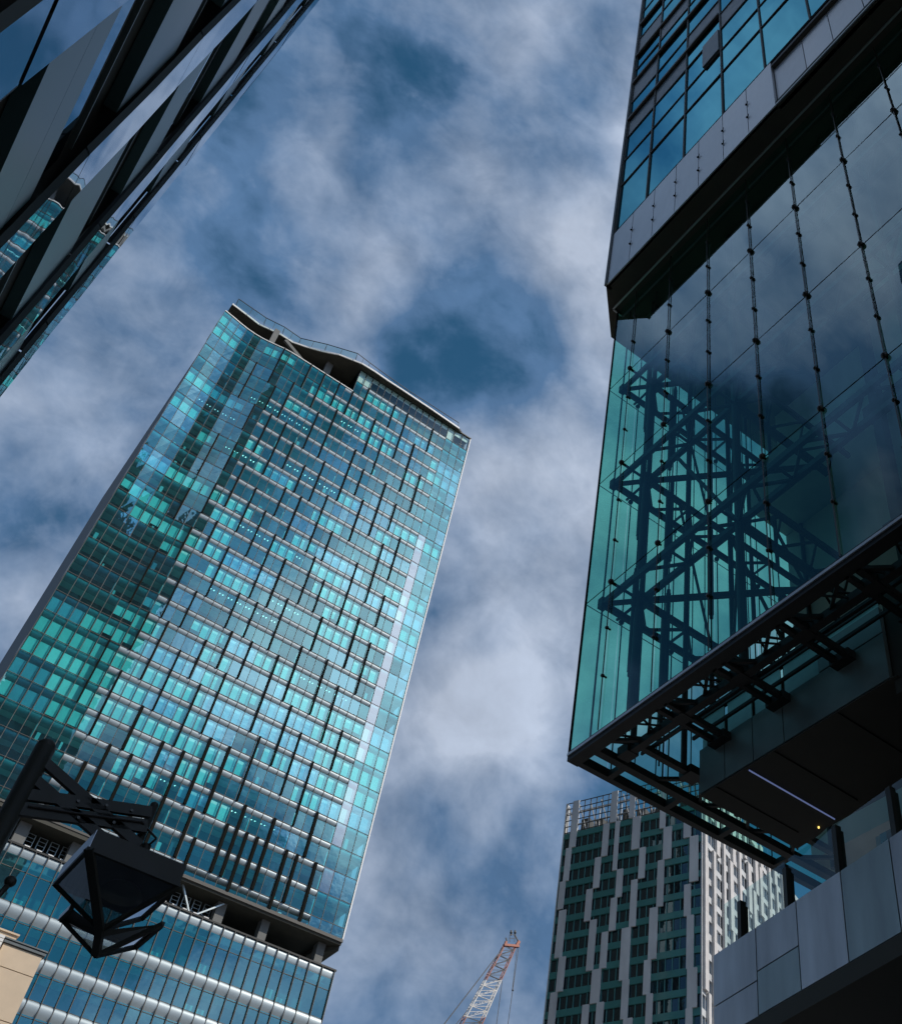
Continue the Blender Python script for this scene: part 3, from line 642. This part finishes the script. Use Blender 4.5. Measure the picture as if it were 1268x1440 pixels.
# ring trusses at three levels behind both faces
for z in (17.06, 21.2, 25.3):
    b = MB(); xo, xi, yo, yi = 10.27, 10.83, 14.61, 13.95
    b.bar((xo, -2, z), (xo, yo, z), .10, .16); b.bar((xi, -2, z), (xi, yi, z), .11, .15)
    b.bar((xo, yo, z), (16.4, yo, z), .10, .16); b.bar((xi, yi, z), (16.4, yi, z), .11, .15)
    ys = [13.95, 12.38, 10.83, 9.27, 7.73, 6.17, 4.63, 3.08, 1.53]
    for i in range(len(ys) - 1):
        m_ = (ys[i] + ys[i + 1]) / 2
        b.bar((xi, ys[i], z), (xo, m_, z), .06); b.bar((xo, m_, z), (xi, ys[i + 1], z), .06); b.bar((xi, ys[i], z), (xo, ys[i], z), .05)
    xs = [10.83, 12.2, 13.6, 15.0, 16.4]
    for i in range(len(xs) - 1):
        m_ = (xs[i] + xs[i + 1]) / 2
        b.bar((xs[i], yi, z), (m_, yo, z), .06); b.bar((m_, yo, z), (xs[i + 1], yi, z), .06); b.bar((xs[i], yi, z), (xs[i], yo, z), .05)
    b.bar((xo, yo, z), (xi, yi, z), .09); b.bar((10.02, 13.95, z), (xi, yi, z), .05); b.bar((10.83, 14.8, z), (xi, yi, z), .05)
    b.box(xi - .16, xi + .16, yi - .16, yi + .16, z - .13, z + .13); b.box(xo - .08, xo + .08, yo - .08, yo + .08, z - .14, z + .14)
    b.build('ring_truss', M['steel'], rb)
    for yy in (10.83,):
        b = MB(); b.bar((xi, yy, z), (13.9, yy, z), .13, .2); b.bar((xi + .1, yy - .7, z), (13.9, yy - .7, z), .09, .14)
        for q in range(3): b.bar((xi + q * 1.03, yy, z), (xi + q * 1.03 + .5, yy - .7, z), .05); b.bar((xi + q * 1.03 + .5, yy - .7, z), (xi + (q + 1) * 1.03, yy, z), .05)
        b.build('cross_truss', M['steel'], rb)
    b = MB(); b.bar((xi, yi, z), (13.6, 10.83, z), .09, .14); b.bar((12.2, yi, z), (xi, 12.38, z), .07, .1); b.bar((13.6, yi, z), (xi, 10.83, z), .07, .1); b.build('diagonal_tie', M['steel'], rb)
for x, y, w in ((10.83, 13.95, .12), (11.85, 13.6, .13), (10.83, 10.83, .19), (10.83, 6.17, .12), (13.6, 13.95, .13), (16.4, 13.95, .13)):
    b = MB(); b.tube((x, y, ZB - .2), (x, y, ZU), w / 2, n=10); b.build('post', M['steel'], rb)
# sleeved tension rods: thick sleeve pieces between thin rods
for x, y, ph in ((10.42, 13.55, 0), (10.6, 13.9, 1.6), (11.55, 14.0, .9), (11.9, 14.3, 2.1), (12.7, 13.7, .3), (14.6, 14.2, 1.2), (15.6, 14.2, .2)):
    b = MB(); b.tube((x, y, ZB), (x, y, ZU), .018, n=6); z = ZB + .2 + ph
    while z < ZU - 1:
        L_ = 2.9; b.tube((x, y, z), (x, y, min(z + L_, ZU)), .058, n=8); b.tube((x, y, z - .12), (x, y, z + .02), .045, n=6); b.tube((x, y, z + L_ - .02), (x, y, z + L_ + .12), .045, n=6); z += 4.12
    b.build('sleeved_rod', M['steel'], rb)
for z0_, z1_ in ((17.06, 21.2), (21.2, 25.3)):
    b = MB(); b.bar((10.83, 10.83, z0_), (10.83, 12.9, z1_), .08); b.bar((13.6, 13.95, z1_), (16.4, 13.95, z0_), .07); b.bar((11.85, 13.95, z1_), (12.9, 13.95, z0_), .05); b.build('sway_brace', M['steel'], rb)
# interior volumes behind the glass
b = MB(); b.box(13.9, 31, -20, 9.2, 14.2, ZU - .01); b.build('inner_wall', M['core'], rb)
b = MB(); b.box(16.42, 31, 9.2, 14.55, 13.3, 23.75); b.build('inner_block', M['brown'], rb)
b = MB(); b.box(15.0, 31, 9.2, 14.55, 23.76, 25.5); b.build('bridge_floor', M['core'], rb)
b = MB(); b.box(16.3, 31, 9.2, 14.5, 25.51, ZU - .01); b.build('inner_upper_block', M['brown'], rb)
b = MB()
for y in (8.9, 4.2): b.bar((13.6, y, 14), (13.6, y, ZU), .25, .25)
for z in (17.4, 21.5, 25.6): b.bar((13.55, -2, z), (13.55, 9.2, z), .3, .35)
b.build('inner_frame', M['steel'], rb)
# bottom frame of the glass box
b = MB(); b.box(XG - .02, XG + .24, -3, YG + .02, ZB - .22, ZB); b.box(XG + .24, 17.6, YG - .12, YG + .02, ZB - .2, ZB - .003); b.build('bottom_beam', M['steel'], rb)
b = MB(); b.box(XG - .05, XG - .022, -3, YG, ZB - .12, ZB - .06); b.build('beam_flashing', M['panel'], rb)
b = MB(); z = ZB - .14
b.bar((10.72, -3, z), (10.72, 14.0, z), .16, .16); b.bar((10.42, -3, z + .3), (10.42, 14.2, z + .3), .07, .07); b.bar((10.24, 14.28, z), (17.5, 14.28, z), .17, .16)
for x in (10.95, 12.43, 13.9, 15.5, 17.0): b.bar((x, YG - .1, z), (x, 14.3, z), .13, .12)
for i, y in enumerate([13.94, 12.38, 10.83, 9.27, 7.73, 6.17, 4.63, 3.08]):
    b.box(10.58, 10.86, y - .16, y + .16, z - .09, z + .12)
    b.bar((10.12, y + .05, z), (10.72, y - .55, z), .07); b.bar((10.72, y - .6, z + .05), (10.12, y - 1.4, z + .05), .06)
    b.bar((10.72, y, z + .1), (11.2, y - .8, z + .45), .06)
    if i: b.bar((10.2, y + .12, z - .02), (11.76, y + .12, z - .02), .09, .12); b.bar((10.2, y - .12, z - .02), (11.76, y - .12, z - .02), .09, .12); b.box(11.55, 11.75, y - .22, y + .22, z - .12, z + .05)
for x in (11.6, 12.9, 14.2, 15.6):
    b.bar((x, 14.28, z), (x + .7, 13.6, z), .07); b.bar((x + .7, 13.6, z), (x + 1.3, 14.28, z), .07)
yy = 14.0
while yy > -2.5:
    b.bar((10.42, yy, z + .3), (11.3, yy - .39, z + .42), .035); b.bar((11.3, yy - .39, z + .42), (10.42, yy - .78, z + .3), .035); b.bar((10.2, yy, z + .02), (10.72, yy - .39, z + .02), .03); yy -= .78
b.bar((11.3, -3, z + .42), (11.3, 14.0, z + .42), .06, .08); b.bar((11.02, -3, z + .1), (11.02, 13.9, z + .1), .045, .06); b.bar((11.55, -3, z + .25), (11.55, 13.0, z + .25), .05, .07)
b.bar((10.72, 13.6, z), (16, 13.6, z), .13, .13); b.box(11.9, 12.25, 13.45, 13.8, z - .08, z + .1)
b.build('bottom_frame', M['steel'], rb)
# the solid box hanging behind the frame, its panels and glazed band
YB = [13.04, 12.34, 11.6, 10.83, 8.43]
for i in range(4):
    b = MB(); b.box(11.75, 11.85, YB[i + 1] + .01, YB[i] - .01, 12.02, 13.0); b.build('box_panel', M['boxpanel'], rb)
b = MB(); b.box(11.74, 11.85, 8.44, 9.9, 13.02, 13.6); b.build('box_panel', M['boxpanel'], rb)
b = MB(); b.box(11.86, 14.2, 2.0, 13.03, 12.01, 13.5); b.box(11.84, 14.2, 2.0, 8.42, 11.7, 14.2); b.build('box_body', M['soffit'], rb)
b = MB(); b.prism([(11.77, 13.03), (14.3, 13.03), (14.25, 12.4), (14.08, 11.8), (13.88, 11.05), (13.76, 9.9), (13.74, 8.3), (11.77, 8.3)], 11.985, 12.009); b.build('box_soffit', M['soffit'], rb)
for y in (12.6, 11.1, 9.6):
    b = MB(); b.box(11.78, 13.9, y - .006, y + .012, 11.975, 11.984); b.build('soffit_joint', M['fin'], rb)
b = MB(); b.box(11.84, 14.05, 11.80, 11.817, 11.96, 11.983); b.build('bluish_line', M['led'], rb)  # bluish soffit line, its brightness put in as faint emission
b = MB(); b.tube((14.03, 12.2, 11.95), (14.03, 12.2, 11.98), .018, n=10); b.build('downlight', M['bulb'], rb)
b = MB()
for y0_, y1_ in ((8.6, 10.2), (10.25, 11.9), (11.95, 13.0)): b.quad((11.78, y0_, 13.62), (11.78, y1_, 13.02), (11.78, y1_, 14.1), (11.78, y0_, 14.1))
b = MB(); 
for i in range(4): b.box(11.80, 11.83, YB[i + 1] + .05, YB[i] - .05, 13.06, 13.75)
b.build('clerestory_glass', M['frost'], rb)
b = MB(); b.box(11.77, 11.86, 8.43, 13.04, 13.76, 13.86); b.build('clerestory_frame', M['steel'], rb)
b = MB(); b.tube((11.3, 5.35, 13.1), (11.6, 5.2, 13.1), .05, n=8); b.build('warm_lamp', M['ledw'], rb)
# glazed storeys under the box
b = MB(); b.box(16.2, 31, -20, 12.6, 2.5, 12.9); b.build('lower_wall', M['core'], rb)
lw_ = []
for i in range(9):
    b = MB(); b.quad((16.05, 12.4 - 1.8 * (i + 1) + .03, 4), (16.05, 12.4 - 1.8 * i - .03, 4), (16.05, 12.4 - 1.8 * i - .03, 12.8), (16.05, 12.4 - 1.8 * (i + 1) + .03, 12.8)); b.build('lower_window', M['upwin'], rb)
# two stout supports under the glass box
for y in (-8, 6):
    b = MB(); b.box(15.2, 16.0, y, y + .8, -1.6, 13.3); b.build('column', M['conc'], rb)

# ------------------------------------------------------------------ grey parapet wall with glass balustrade, lower right
SC = 1.6
ud = Vector((.141507, .989937, 0)).normalized(); nd = Vector((ud.y, -ud.x, 0))
def pw_fn(s, n, z):                # s along the wall, n outward depth behind the face, z height
    v = nd * (6.5 * SC + n) + ud * s; return (v.x, v.y, z)
pwall = thing('parapet_wall', pw_fn(10, .3, -1.6), 'grey panelled parapet wall with a glass balustrade at the lower right', 'wall')
SJ = [9.395 * SC, 8.63 * SC, 7.955 * SC, 7.265 * SC, 6.565 * SC, 5.85 * SC, 5.1 * SC]
zt, zb = 5.79 * SC, 4.87 * SC
def panel_(s0, s1, z0, z1, m_):
    b = MB(pw_fn); b.box(s1 + .012, s0 - .012, 0, .06, z0 + .012, z1 - .012); b.build('wall_panel', m_, pwall)
panel_(SJ[0], SJ[1], 5.30 * SC - .12, zt, M['stone']); panel_(SJ[0], SJ[1], zb - .01, 5.30 * SC - .12, M['stone'])
panel_(SJ[1], SJ[2], 5.315 * SC, zt, M['stone']); panel_(SJ[1], SJ[2], zb, 5.315 * SC, M['stone2'])
panel_(SJ[2], SJ[3], zb, zt, M['stone']); panel_(SJ[3], SJ[4], zb, zt, M['stone2']); panel_(SJ[4], SJ[5], zb, zt, M['stone']); panel_(SJ[5], SJ[6], zb, zt, M['stone'])
b = MB(pw_fn); b.box(SJ[6], SJ[0] - .03, .061, .35, zb + .02, zt - .03); b.build('wall_core', M['fin'], pwall)
b = MB(pw_fn); b.box(SJ[6], SJ[0], .0, 7, zb - .3, zb - .0); b.build('balcony_soffit', M['soffit'], pwall)
for s_, hh in ((9.03, .50), (8.22, .52), (7.40, .60), (6.58, .60), (5.7, .6)):
    b = MB(pw_fn); b.box(s_ * SC - .05, s_ * SC + .05, .14, .26, zt - .02, zt + hh * SC); b.box(s_ * SC - .075, s_ * SC - .055, .12, .28, zt - .02, zt + hh * SC - .1); b.build('balustrade_post', M['dark'], pwall)
for s0, s1 in ((9.35, 9.06), (9.0, 8.25), (8.19, 7.43), (7.37, 6.61), (6.55, 5.73)):
    b = MB(pw_fn); b.quad((s1 * SC, .2, zt - .02), (s0 * SC, .2, zt - .02), (s0 * SC, .2, zt + .62 * SC), (s1 * SC, .2, zt + .62 * SC)); b.build('balustrade_glass', M['clear'], pwall)

# ------------------------------------------------------------------ pale panelled tower in the distance
WC = Vector((122.277, 134.805, 0)); wa = Vector((-.39843, .917199, 0)).normalized(); wn = Vector((wa.y, -wa.x, 0))   # wn runs away behind the left face
WT = 130.1; WF = 3.6036; WW = 30.45; WD = 62.0
def wf(s, n, z):
    v = WC + wa * s + wn * n; return (v.x, v.y, z)
def wg(s, n, z):                    # the sunlit face, s runs to the right of the corner
    v = WC + wn * s + wa * n; return (v.x, v.y, z)
wt = thing('panelled_tower', wf(15, 20, -1.6), 'pale tower with staggered grey panels, green glass bands and an open lattice crown', 'skyscraper')
WPAN = [(28.7, 27.3, 0.0, 3.0), (29.3, 28.1, 3.0, 5.0), (29.9, 28.7, 5.0, 6.6), (29.4, 27.9, 6.7, 9.3), (28.4, 27.0, 9.3, 11.1), (29.4, 28.0, 11.1, 12.7), (21.2, 19.9, 2.0, 4.0), (22.5, 21.2, 4.0, 5.8), (23.8, 22.5, 5.8, 7.6), (22.5, 21.1, 7.6, 10.3), (21.2, 19.4, 10.3, 12.0), (22.6, 21.3, 12.0, 14), (19.8, 18.4, 12.0, 14.0), (18.5, 17.6, 2.0, 5.0), (17.5, 16.2, 5.0, 6.6), (18.4, 17.1, 6.6, 8.4), (19.8, 18.5, 8.4, 10.3), (14.7, 13.0, 2.0, 4.0), (12.9, 11.6, 4.0, 5.8), (14.3, 13.0, 5.8, 8.4), (15.7, 13.9, 8.4, 11.1), (15.0, 13.7, 11.1, 13), (7.9, 6.2, 3.1, 5.0), (8.9, 7.6, 5.0, 7.6), (10.2, 8.6, 7.6, 10.3), (10.9, 9.6, 10.3, 12.0), (10.2, 9.0, 12.0, 14), (14.4, 12.7, 13.0, 15), (3.7, 2.2, 2.6, 4.0), (2.4, 0.7, 4.0, 6.6), (3.4, 2.1, 6.7, 8.4), (2.8, 1.5, 8.4, 11.1), (2.6, 0.8, 11.1, 13), (2.8, 1.6, 13.0, 15), (19.8, 18.4, 0.0, 2.0), (15.6, 14.4, 0.0, 2.0), (8.8, 7.6, 0, 3.1), (27, 25.6, 13, 15)]
for s1, s0, a, b_ in WPAN:
    b = MB(wf); b.box(s0, s1, -.35, -.05, WT - b_ * WF, WT - a * WF); b.build('grey_panel', M['wpan'], wt)
NF = 17
for k in range(2, NF):
    b = MB(wf); zt_ = WT - k * WF; b.box(.15, WW - .15, -.02, .2, zt_ - 1.25, zt_); b.build('glass_band', M['fgreen'], wt)
ws = []
nb = 22; bw = (WW - .3) / nb
for k in range(2, NF):
    zt_ = WT - k * WF - 1.27; zb_ = WT - (k + 1) * WF + .02
    for i in range(nb):
        b = MB(wf); t = rnd.uniform(-.01, .01); b.add([(.15 + bw * i + .05, .25 + t, zb_), (.15 + bw * (i + 1) - .05, .25 - t, zb_), (.15 + bw * (i + 1) - .05, .25 - t, zt_), (.15 + bw * i + .05, .25 + t, zt_)], [(0, 1, 2, 3)]); ws.append(b)
capped('window', ws, M['wwin'], wt)
b = MB(wf)
for i in range(nb + 1): b.box(.15 + bw * i - .06, .15 + bw * i + .06, .08, .3, WT - NF * WF, WT - 2 * WF)
b.build('mullion', M['wmull'], wt)
b = MB(wf); b.box(.3, WW - .3, .6, WD - .5, -1.6, WT - 2 * WF); b.build('wall', M['core'], wt)
b = MB(wf); b.box(WW - .16, WW + .04, -.1, 1.2, WT - NF * WF - 40, WT); b.box(-.05, .15, -.1, .1, WT - NF * WF - 40, WT); b.build('corner_trim', M['wpan'], wt)
# crown lattice
b = MB(wf); H2 = 2 * WF
for i in range(nb + 1): b.box(.1 + bw * i - .07, .1 + bw * i + .07, .0, .14, WT - H2, WT)
for j in range(0, 6): b.box(.1, WW - .1, .0, .12, WT - .15 - j * H2 / 5.2, WT - .0 - j * H2 / 5.2)
b.build('crown_lattice', M['dark'], wt)
b = MB(wf)
for i in range(12):
    x = 1 + i * 2.5; b.bar((x, 1.8, WT - H2), (x + 1.6, .5, WT - .6), .22); b.bar((x + .8, 3.2, WT - H2), (x + .8, 3.2, WT), .2); b.bar((x, .4, WT - 2.2), (x + 2.3, .4, WT - 2.2), .12)
b.bar((0, 3.2, WT - .3), (WW, 3.2, WT - .3), .25); b.bar((0, 3.2, WT - 3.2), (WW, 3.2, WT - 3.2), .25); b.build('crown_frame', M['wpan'], wt)
b = MB(wf)
for i in range(9): b.box(1.5 + 3.2 * i, 3.4 + 3.2 * i, 4, 6, WT - H2, WT - H2 + 4.0 + (i % 3) * .8)
b.build('roof_plant', M['dark'], wt)
# sunlit face
NG = 30; gw = 1.35; gs = []; gb = []
pr_ = random.Random(5); piers = []
for i in range(12):
    x = .3 + i * 3.9
    a = -pr_.uniform(0, 3)
    while a < NF:
        L_ = pr_.choice([2, 3, 3, 4]); o = pr_.choice([0, .8, 1.5]); piers.append((x + o, x + o + pr_.choice([1.0, 1.5]), max(a, 0), min(a + L_, NF))); a += L_
for s0, s1, a, b_ in piers:
    b = MB(wg); b.box(s0, s1, -.55, -.05, WT - b_ * WF + .04, WT - a * WF); gb.append(b)
capped('white_pier', gb, M['pier'], wt)
for k in range(0, NF):
    zt_ = WT - k * WF; b = MB(wg); b.box(.1, WD - .2, -.02, .2, zt_ - 1.2, zt_); b.build('pale_band', M['wpan'], wt)
    for i in range(NG):
        b = MB(wg); t = rnd.uniform(-.02, .02); b.add([(.2 + gw * i + .05, .25 + t, zt_ - WF + .02), (.2 + gw * (i + 1) - .05, .25 - t, zt_ - WF + .02), (.2 + gw * (i + 1) - .05, .25 - t, zt_ - 1.22), (.2 + gw * i + .05, .25 + t, zt_ - 1.22)], [(0, 1, 2, 3)]); gs.append(b)
capped('side_window', gs, M['swin'], wt)
b = MB(wg)
for i in range(NG + 1): b.box(.2 + gw * i - .05, .2 + gw * i + .05, .05, .3, WT - NF * WF, WT)
b.build('side_mullion', M['wpan'], wt)
b = MB(wg); b.box(.5, WD - .5, .32, .6, -1.6, WT - .1); b.build('side_wall', M['core'], wt)

# ------------------------------------------------------------------ tower crane
cr = thing('tower_crane', at_y(600, 1760, 200), 'red and white lattice crane jib rising above the skyline', 'crane')
D_ = 205.0
def jp(x, y, d=0.0): return at_y(x, y, D_ + d)
A0, A1 = jp(650.5, 1440), jp(678, 1440); T0, T1 = jp(709.8, 1330), jp(726.2, 1330)
ext = lambda a, b_, t: a + (b_ - a) * t
A0, A1 = ext(T0, A0, 1.45), ext(T1, A1, 1.45)
back = Vector((0.9, 2.2, 1.1)).normalized()
NSEG = 22
def chord(i, u, d):                 # i along the jib, u across (0..1), d depth face
    p = A0.lerp(T0, i / NSEG); q = A1.lerp(T1, i / NSEG); w = (q - p).length
    return p.lerp(q, u) + back * (w * .8 * d)
segm = [('crane_r', 0, 8), ('crane_w', 8, 15), ('crane_r', 15, 22)]
for mname, i0, i1 in segm:
    for u, d in ((0, 0), (1, 0), (0, 1), (1, 1)):
        b = MB()
        for i in range(i0, i1): b.bar(chord(i, u, d), chord(i + 1, u, d), .20)
        b.build('jib_chord', M[mname], cr)
    b = MB()
    for i in range(i0, i1):
        f_ = i % 2
        b.bar(chord(i, f_, 0), chord(i + 1, 1 - f_, 0), .10); b.bar(chord(i, f_, 1), chord(i + 1, 1 - f_, 1), .10)
        b.bar(chord(i, 0, f_), chord(i + 1, 0, 1 - f_), .10); b.bar(chord(i, 1, f_), chord(i + 1, 1, 1 - f_), .10)
        b.bar(chord(i, 0, 0), chord(i, 1, 0), .09)
    b.build('jib_lacing', M['crane_d'] if mname == 'crane_r' else M['crane_w'], cr)
hd = (T0 + T1) / 2
b = MB(); b.bar(T0 - Vector((.3, 0, 0)), T1 + Vector((.6, 0, 0)), .7, .5); b.bar(T0, T0 + Vector((.2, 0, 1.0)), .5); b.bar(T1, T1 + Vector((.5, 0, 1.2)), .6); b.build('jib_head', M['crane_r'], cr)
b = MB(); q0 = jp(716.5, 1325); q1 = jp(723.5, 1325); q2 = jp(716.5, 1315); q3 = jp(723.5, 1315)
for p, q in ((q0, q2), (q1, q3), (q2, q3), (q0.lerp(q2, .5), q1.lerp(q3, .5))): b.bar(p, q, .1)
for px in (718.5, 724): b.bar(jp(px, 1316), jp(px, 1308.5), .25); b.ball(jp(px, 1312), .35, 6, 4)
b.bar(jp(711, 1319), jp(713, 1325), .2); b.bar(q3, T1 + Vector((.8, 0, .6)), .22); b.build('head_cage', M['crane_d'], cr)
b = MB()
b.bar(jp(709, 1331), jp(625, 1440), .17); b.bar(jp(625, 1440), jp(575, 1505), .17); b.bar(jp(657, 1422), jp(600, 1490), .13); b.build('pendant_cable', M['crane_d'], cr)
b = MB(); b.bar(jp(729.5, 1330), jp(714, 1441), .10); b.bar(jp(714, 1441), jp(708, 1490), .1); b.bar(jp(727, 1331), jp(720, 1394), .08); b.bar(jp(706, 1380), jp(698, 1441), .10); b.ball(jp(720.8, 1393), .25, 6, 4); b.build('hoist_rope', M['crane_d'], cr)
mast = A0.lerp(A1, .5)
b = MB()
for dx, dy in ((-1, -1), (1, -1), (1, 1), (-1, 1)): b.bar((mast.x + dx, mast.y + dy, mast.z), (mast.x + dx, mast.y + dy, -1.6), .25)
b.build('mast', M['crane_r'], cr)

# ------------------------------------------------------------------ beige building at the lower left
be = thing('beige_building', (6, 75, -1.6), 'beige stone building corner with a ribbed white wall in sunlight', 'building')
BY = 70.0
x1 = 11.9
courses = [(28.75, 27.55), (27.5, 24.9), (24.85, 24.1), (24.05, 21.5), (21.45, 19)]
for za, zb_ in courses:
    b = MB(); b.box(9.6, x1, BY, BY + .3, zb_, za); b.build('stone_block', M['beige'], be)
b = MB(); b.box(9.55, x1 + .12, BY - .1, BY + .6, 28.8, 28.95); b.box(9.5, x1 + .16, BY - .15, BY + .6, 29.0, 29.08); b.build('coping', M['louvre'], be)
b = MB(); b.box(8.9, 10.3, BY + 1.3, BY + 2.5, 28.7, 29.9); b.box(8.8, 10.4, BY + 1.2, BY + 2.6, 29.9, 30.0); b.build('chimney', M['beige'], be)
b = MB()
z = 19.0
while z < 28.9: b.box(0, 9.45, BY - .5, BY - .38, z, z + .16); z += .2
b.build('ribbed_wall', M['white'], be)
b = MB(); b.box(-4, 9.44, BY - .37, BY + 3, -1.6, 28.9); b.box(9.45, x1, BY + .31, BY + 8, -1.6, 28.7); b.build('wall', M['beige'], be)

# ------------------------------------------------------------------ street lamp
sl = thing('street_lamp', (.76, 8.05, -1.6), 'black street lamp with a lattice bracket carrying an angular glass lantern', 'street lamp')
YL = 8.05
P = lambda px, py, y=YL: at_y(px, py, y)
ptop = P(64, 1052); b = MB(); b.tube((ptop.x, YL, -1.6), (ptop.x, YL, ptop.z), .072, n=18); b.ball((ptop.x, YL, ptop.z), .071, 16, 8); b.build('pole', M['lamp'], sl, smooth=True)
stx = 1.672; b = MB(); b.tube((stx, 8.15, 3.95), (stx, 8.15, 4.68), .033, n=12); b.ball((stx, 8.15, 4.68), .034, 10, 6); b.build('hanger', M['lamp'], sl, smooth=True)
b = MB(); q = P(205.5, 1192, 8.15); b.tube((q.x, 8.15, 3.95), (q.x, 8.15, q.z + .02), .034, n=12); b.build('hanger_stub', M['lamp'], sl, smooth=True)
for yy in (YL - .03, YL + .05):
    for a, c, w in (((36, 1118), (212, 1143), .085), ((20, 1137), (206, 1163), .10), ((62, 1072), (196, 1190), .075), ((44, 1093), (150, 1184), .075)):
        b = MB(); b.bar(P(*a, yy), P(*c, yy), .04, w, up=(0, 0, 1)); b.build('bracket_bar', M['lamp'], sl)
for a, c in (((110, 1127), .0), ((150, 1133), 0), ((185, 1140), 0), ((110, 1150), 0), ((160, 1157), 0)):
    q = P(*a, YL - .055); b = MB(); b.tube((q.x, YL - .062, q.z), (q.x, YL - .045, q.z), .012, n=8); b.build('bolt', M['cable'], sl)
q0, q1 = P(205.5, 1192, 8.15), P(196, 1160, 8.0); b = MB(); pp_ = [Vector((q0.x, 8.13, q0.z)), Vector((q0.x + .03, 8.08, q0.z + .06)), Vector((q1.x, YL - .06, q1.z + .02)), P(120, 1146, YL - .06), P(40, 1134, YL - .06)]
for i in range(4): b.tube(pp_[i], pp_[i + 1], .009, n=6)
b.build('lamp_wire', M['cable'], sl)
LC = Vector((1.65, 8.163, 0)); hs = .343
z1, z0 = 4.0, 4.10
# hood: thin square tray with a rim
b = MB(); b.box(LC.x - hs, LC.x + hs, LC.y - hs, LC.y + hs, z1 + .012, z1 + .16); b.build('hood', M['lamp'], sl)
b = MB(); b.box(LC.x - hs - .006, LC.x - hs - .0005, LC.y - hs, LC.y + hs, z1 + .0, z1 + .15); b.box(LC.x - hs, LC.x + hs, LC.y - hs - .006, LC.y - hs, z1, z1 + .012); b.build('hood_trim', M['lampedge'], sl)
def pyramid(c, h, zt, apex, nm, w=.022):
    cs = [(c.x - h, c.y - h, zt), (c.x + h, c.y - h, zt), (c.x + h, c.y + h, zt), (c.x - h, c.y + h, zt)]
    b = MB()
    for i in range(4): b.bar(cs[i], apex, w * (2.2 if i == 0 else 1), w); b.bar(cs[i], cs[(i + 1) % 4], w, w)
    b.build(nm + '_frame', M['lamp'], sl)
    for i in (0, 1, 2, 3):
        b = MB(); b.add([cs[i], cs[(i + 1) % 4], apex], [(0, 1, 2)]); b.build(nm + '_glass', M['lampglass'], sl)
ap1 = Vector((LC.x + .02, LC.y, 3.655)); ap2 = Vector((LC.x + .075, LC.y + .06, 3.505))
pyramid(LC, hs, z1, ap1, 'upper_lantern', .03)
c2 = Vector((LC.x + .09, LC.y + .05, 0)); h2, zr = .29, 3.785
L2 = Vector((c2.x - h2, c2.y + h2, zr)); F2 = Vector((c2.x + h2, c2.y + h2, zr)); R2 = Vector((c2.x + h2, c2.y - .20, zr)); L3 = L2 + Vector((0, -.22, 0))
b = MB()
for q in (L2, F2, R2): b.bar(q, ap2, .03, .03)
b.bar(ap1 + (ap1 - ap2) * .3, ap2, .055, .04); b.bar(L2, F2, .03, .04); b.bar(F2, R2, .03, .04); b.bar(L2, L3, .03, .04); b.build('lower_frame', M['lamp'], sl)
md = ap1.lerp(ap2, .30)
b = MB(); b.add([L2, L3, ap1, md], [(0, 1, 2), (0, 2, 3)]); b.add([R2, F2, ap1, md], [(0, 1, 2), (0, 2, 3)]); b.build('lower_shade', M['lamp'], sl)
for q, r_ in ((L2, md), (R2, md), (F2, R2), (L2, F2)):
    b = MB(); b.add([q, r_, ap2], [(0, 1, 2)]); b.build('lower_glass', M['lampglass'], sl)
b = MB(); b.box(L2.x - .018, L2.x - .013, L3.y, L2.y, zr - .02, zr + .02); b.build('shade_trim', M['lampedge'], sl)
b = MB(); b.tube((LC.x + .05, LC.y - .02, 3.93), (LC.x + .05, LC.y - .02, 3.995), .16, .12, n=28); b.build('lamp_unit', M['dark'], sl, smooth=True)
b = MB(); b.tube(P(-30, 1290, 8.0), P(13, 1243, 8.0), .020, n=10); b.ball(P(14.5, 1240, 8.0), .040, 14, 8); 
fn = b.build('rod_finial', M['lamp'], None, smooth=True); tag(fn, 'black rod ending in a ball at the left edge below the street lamp', 'finial')
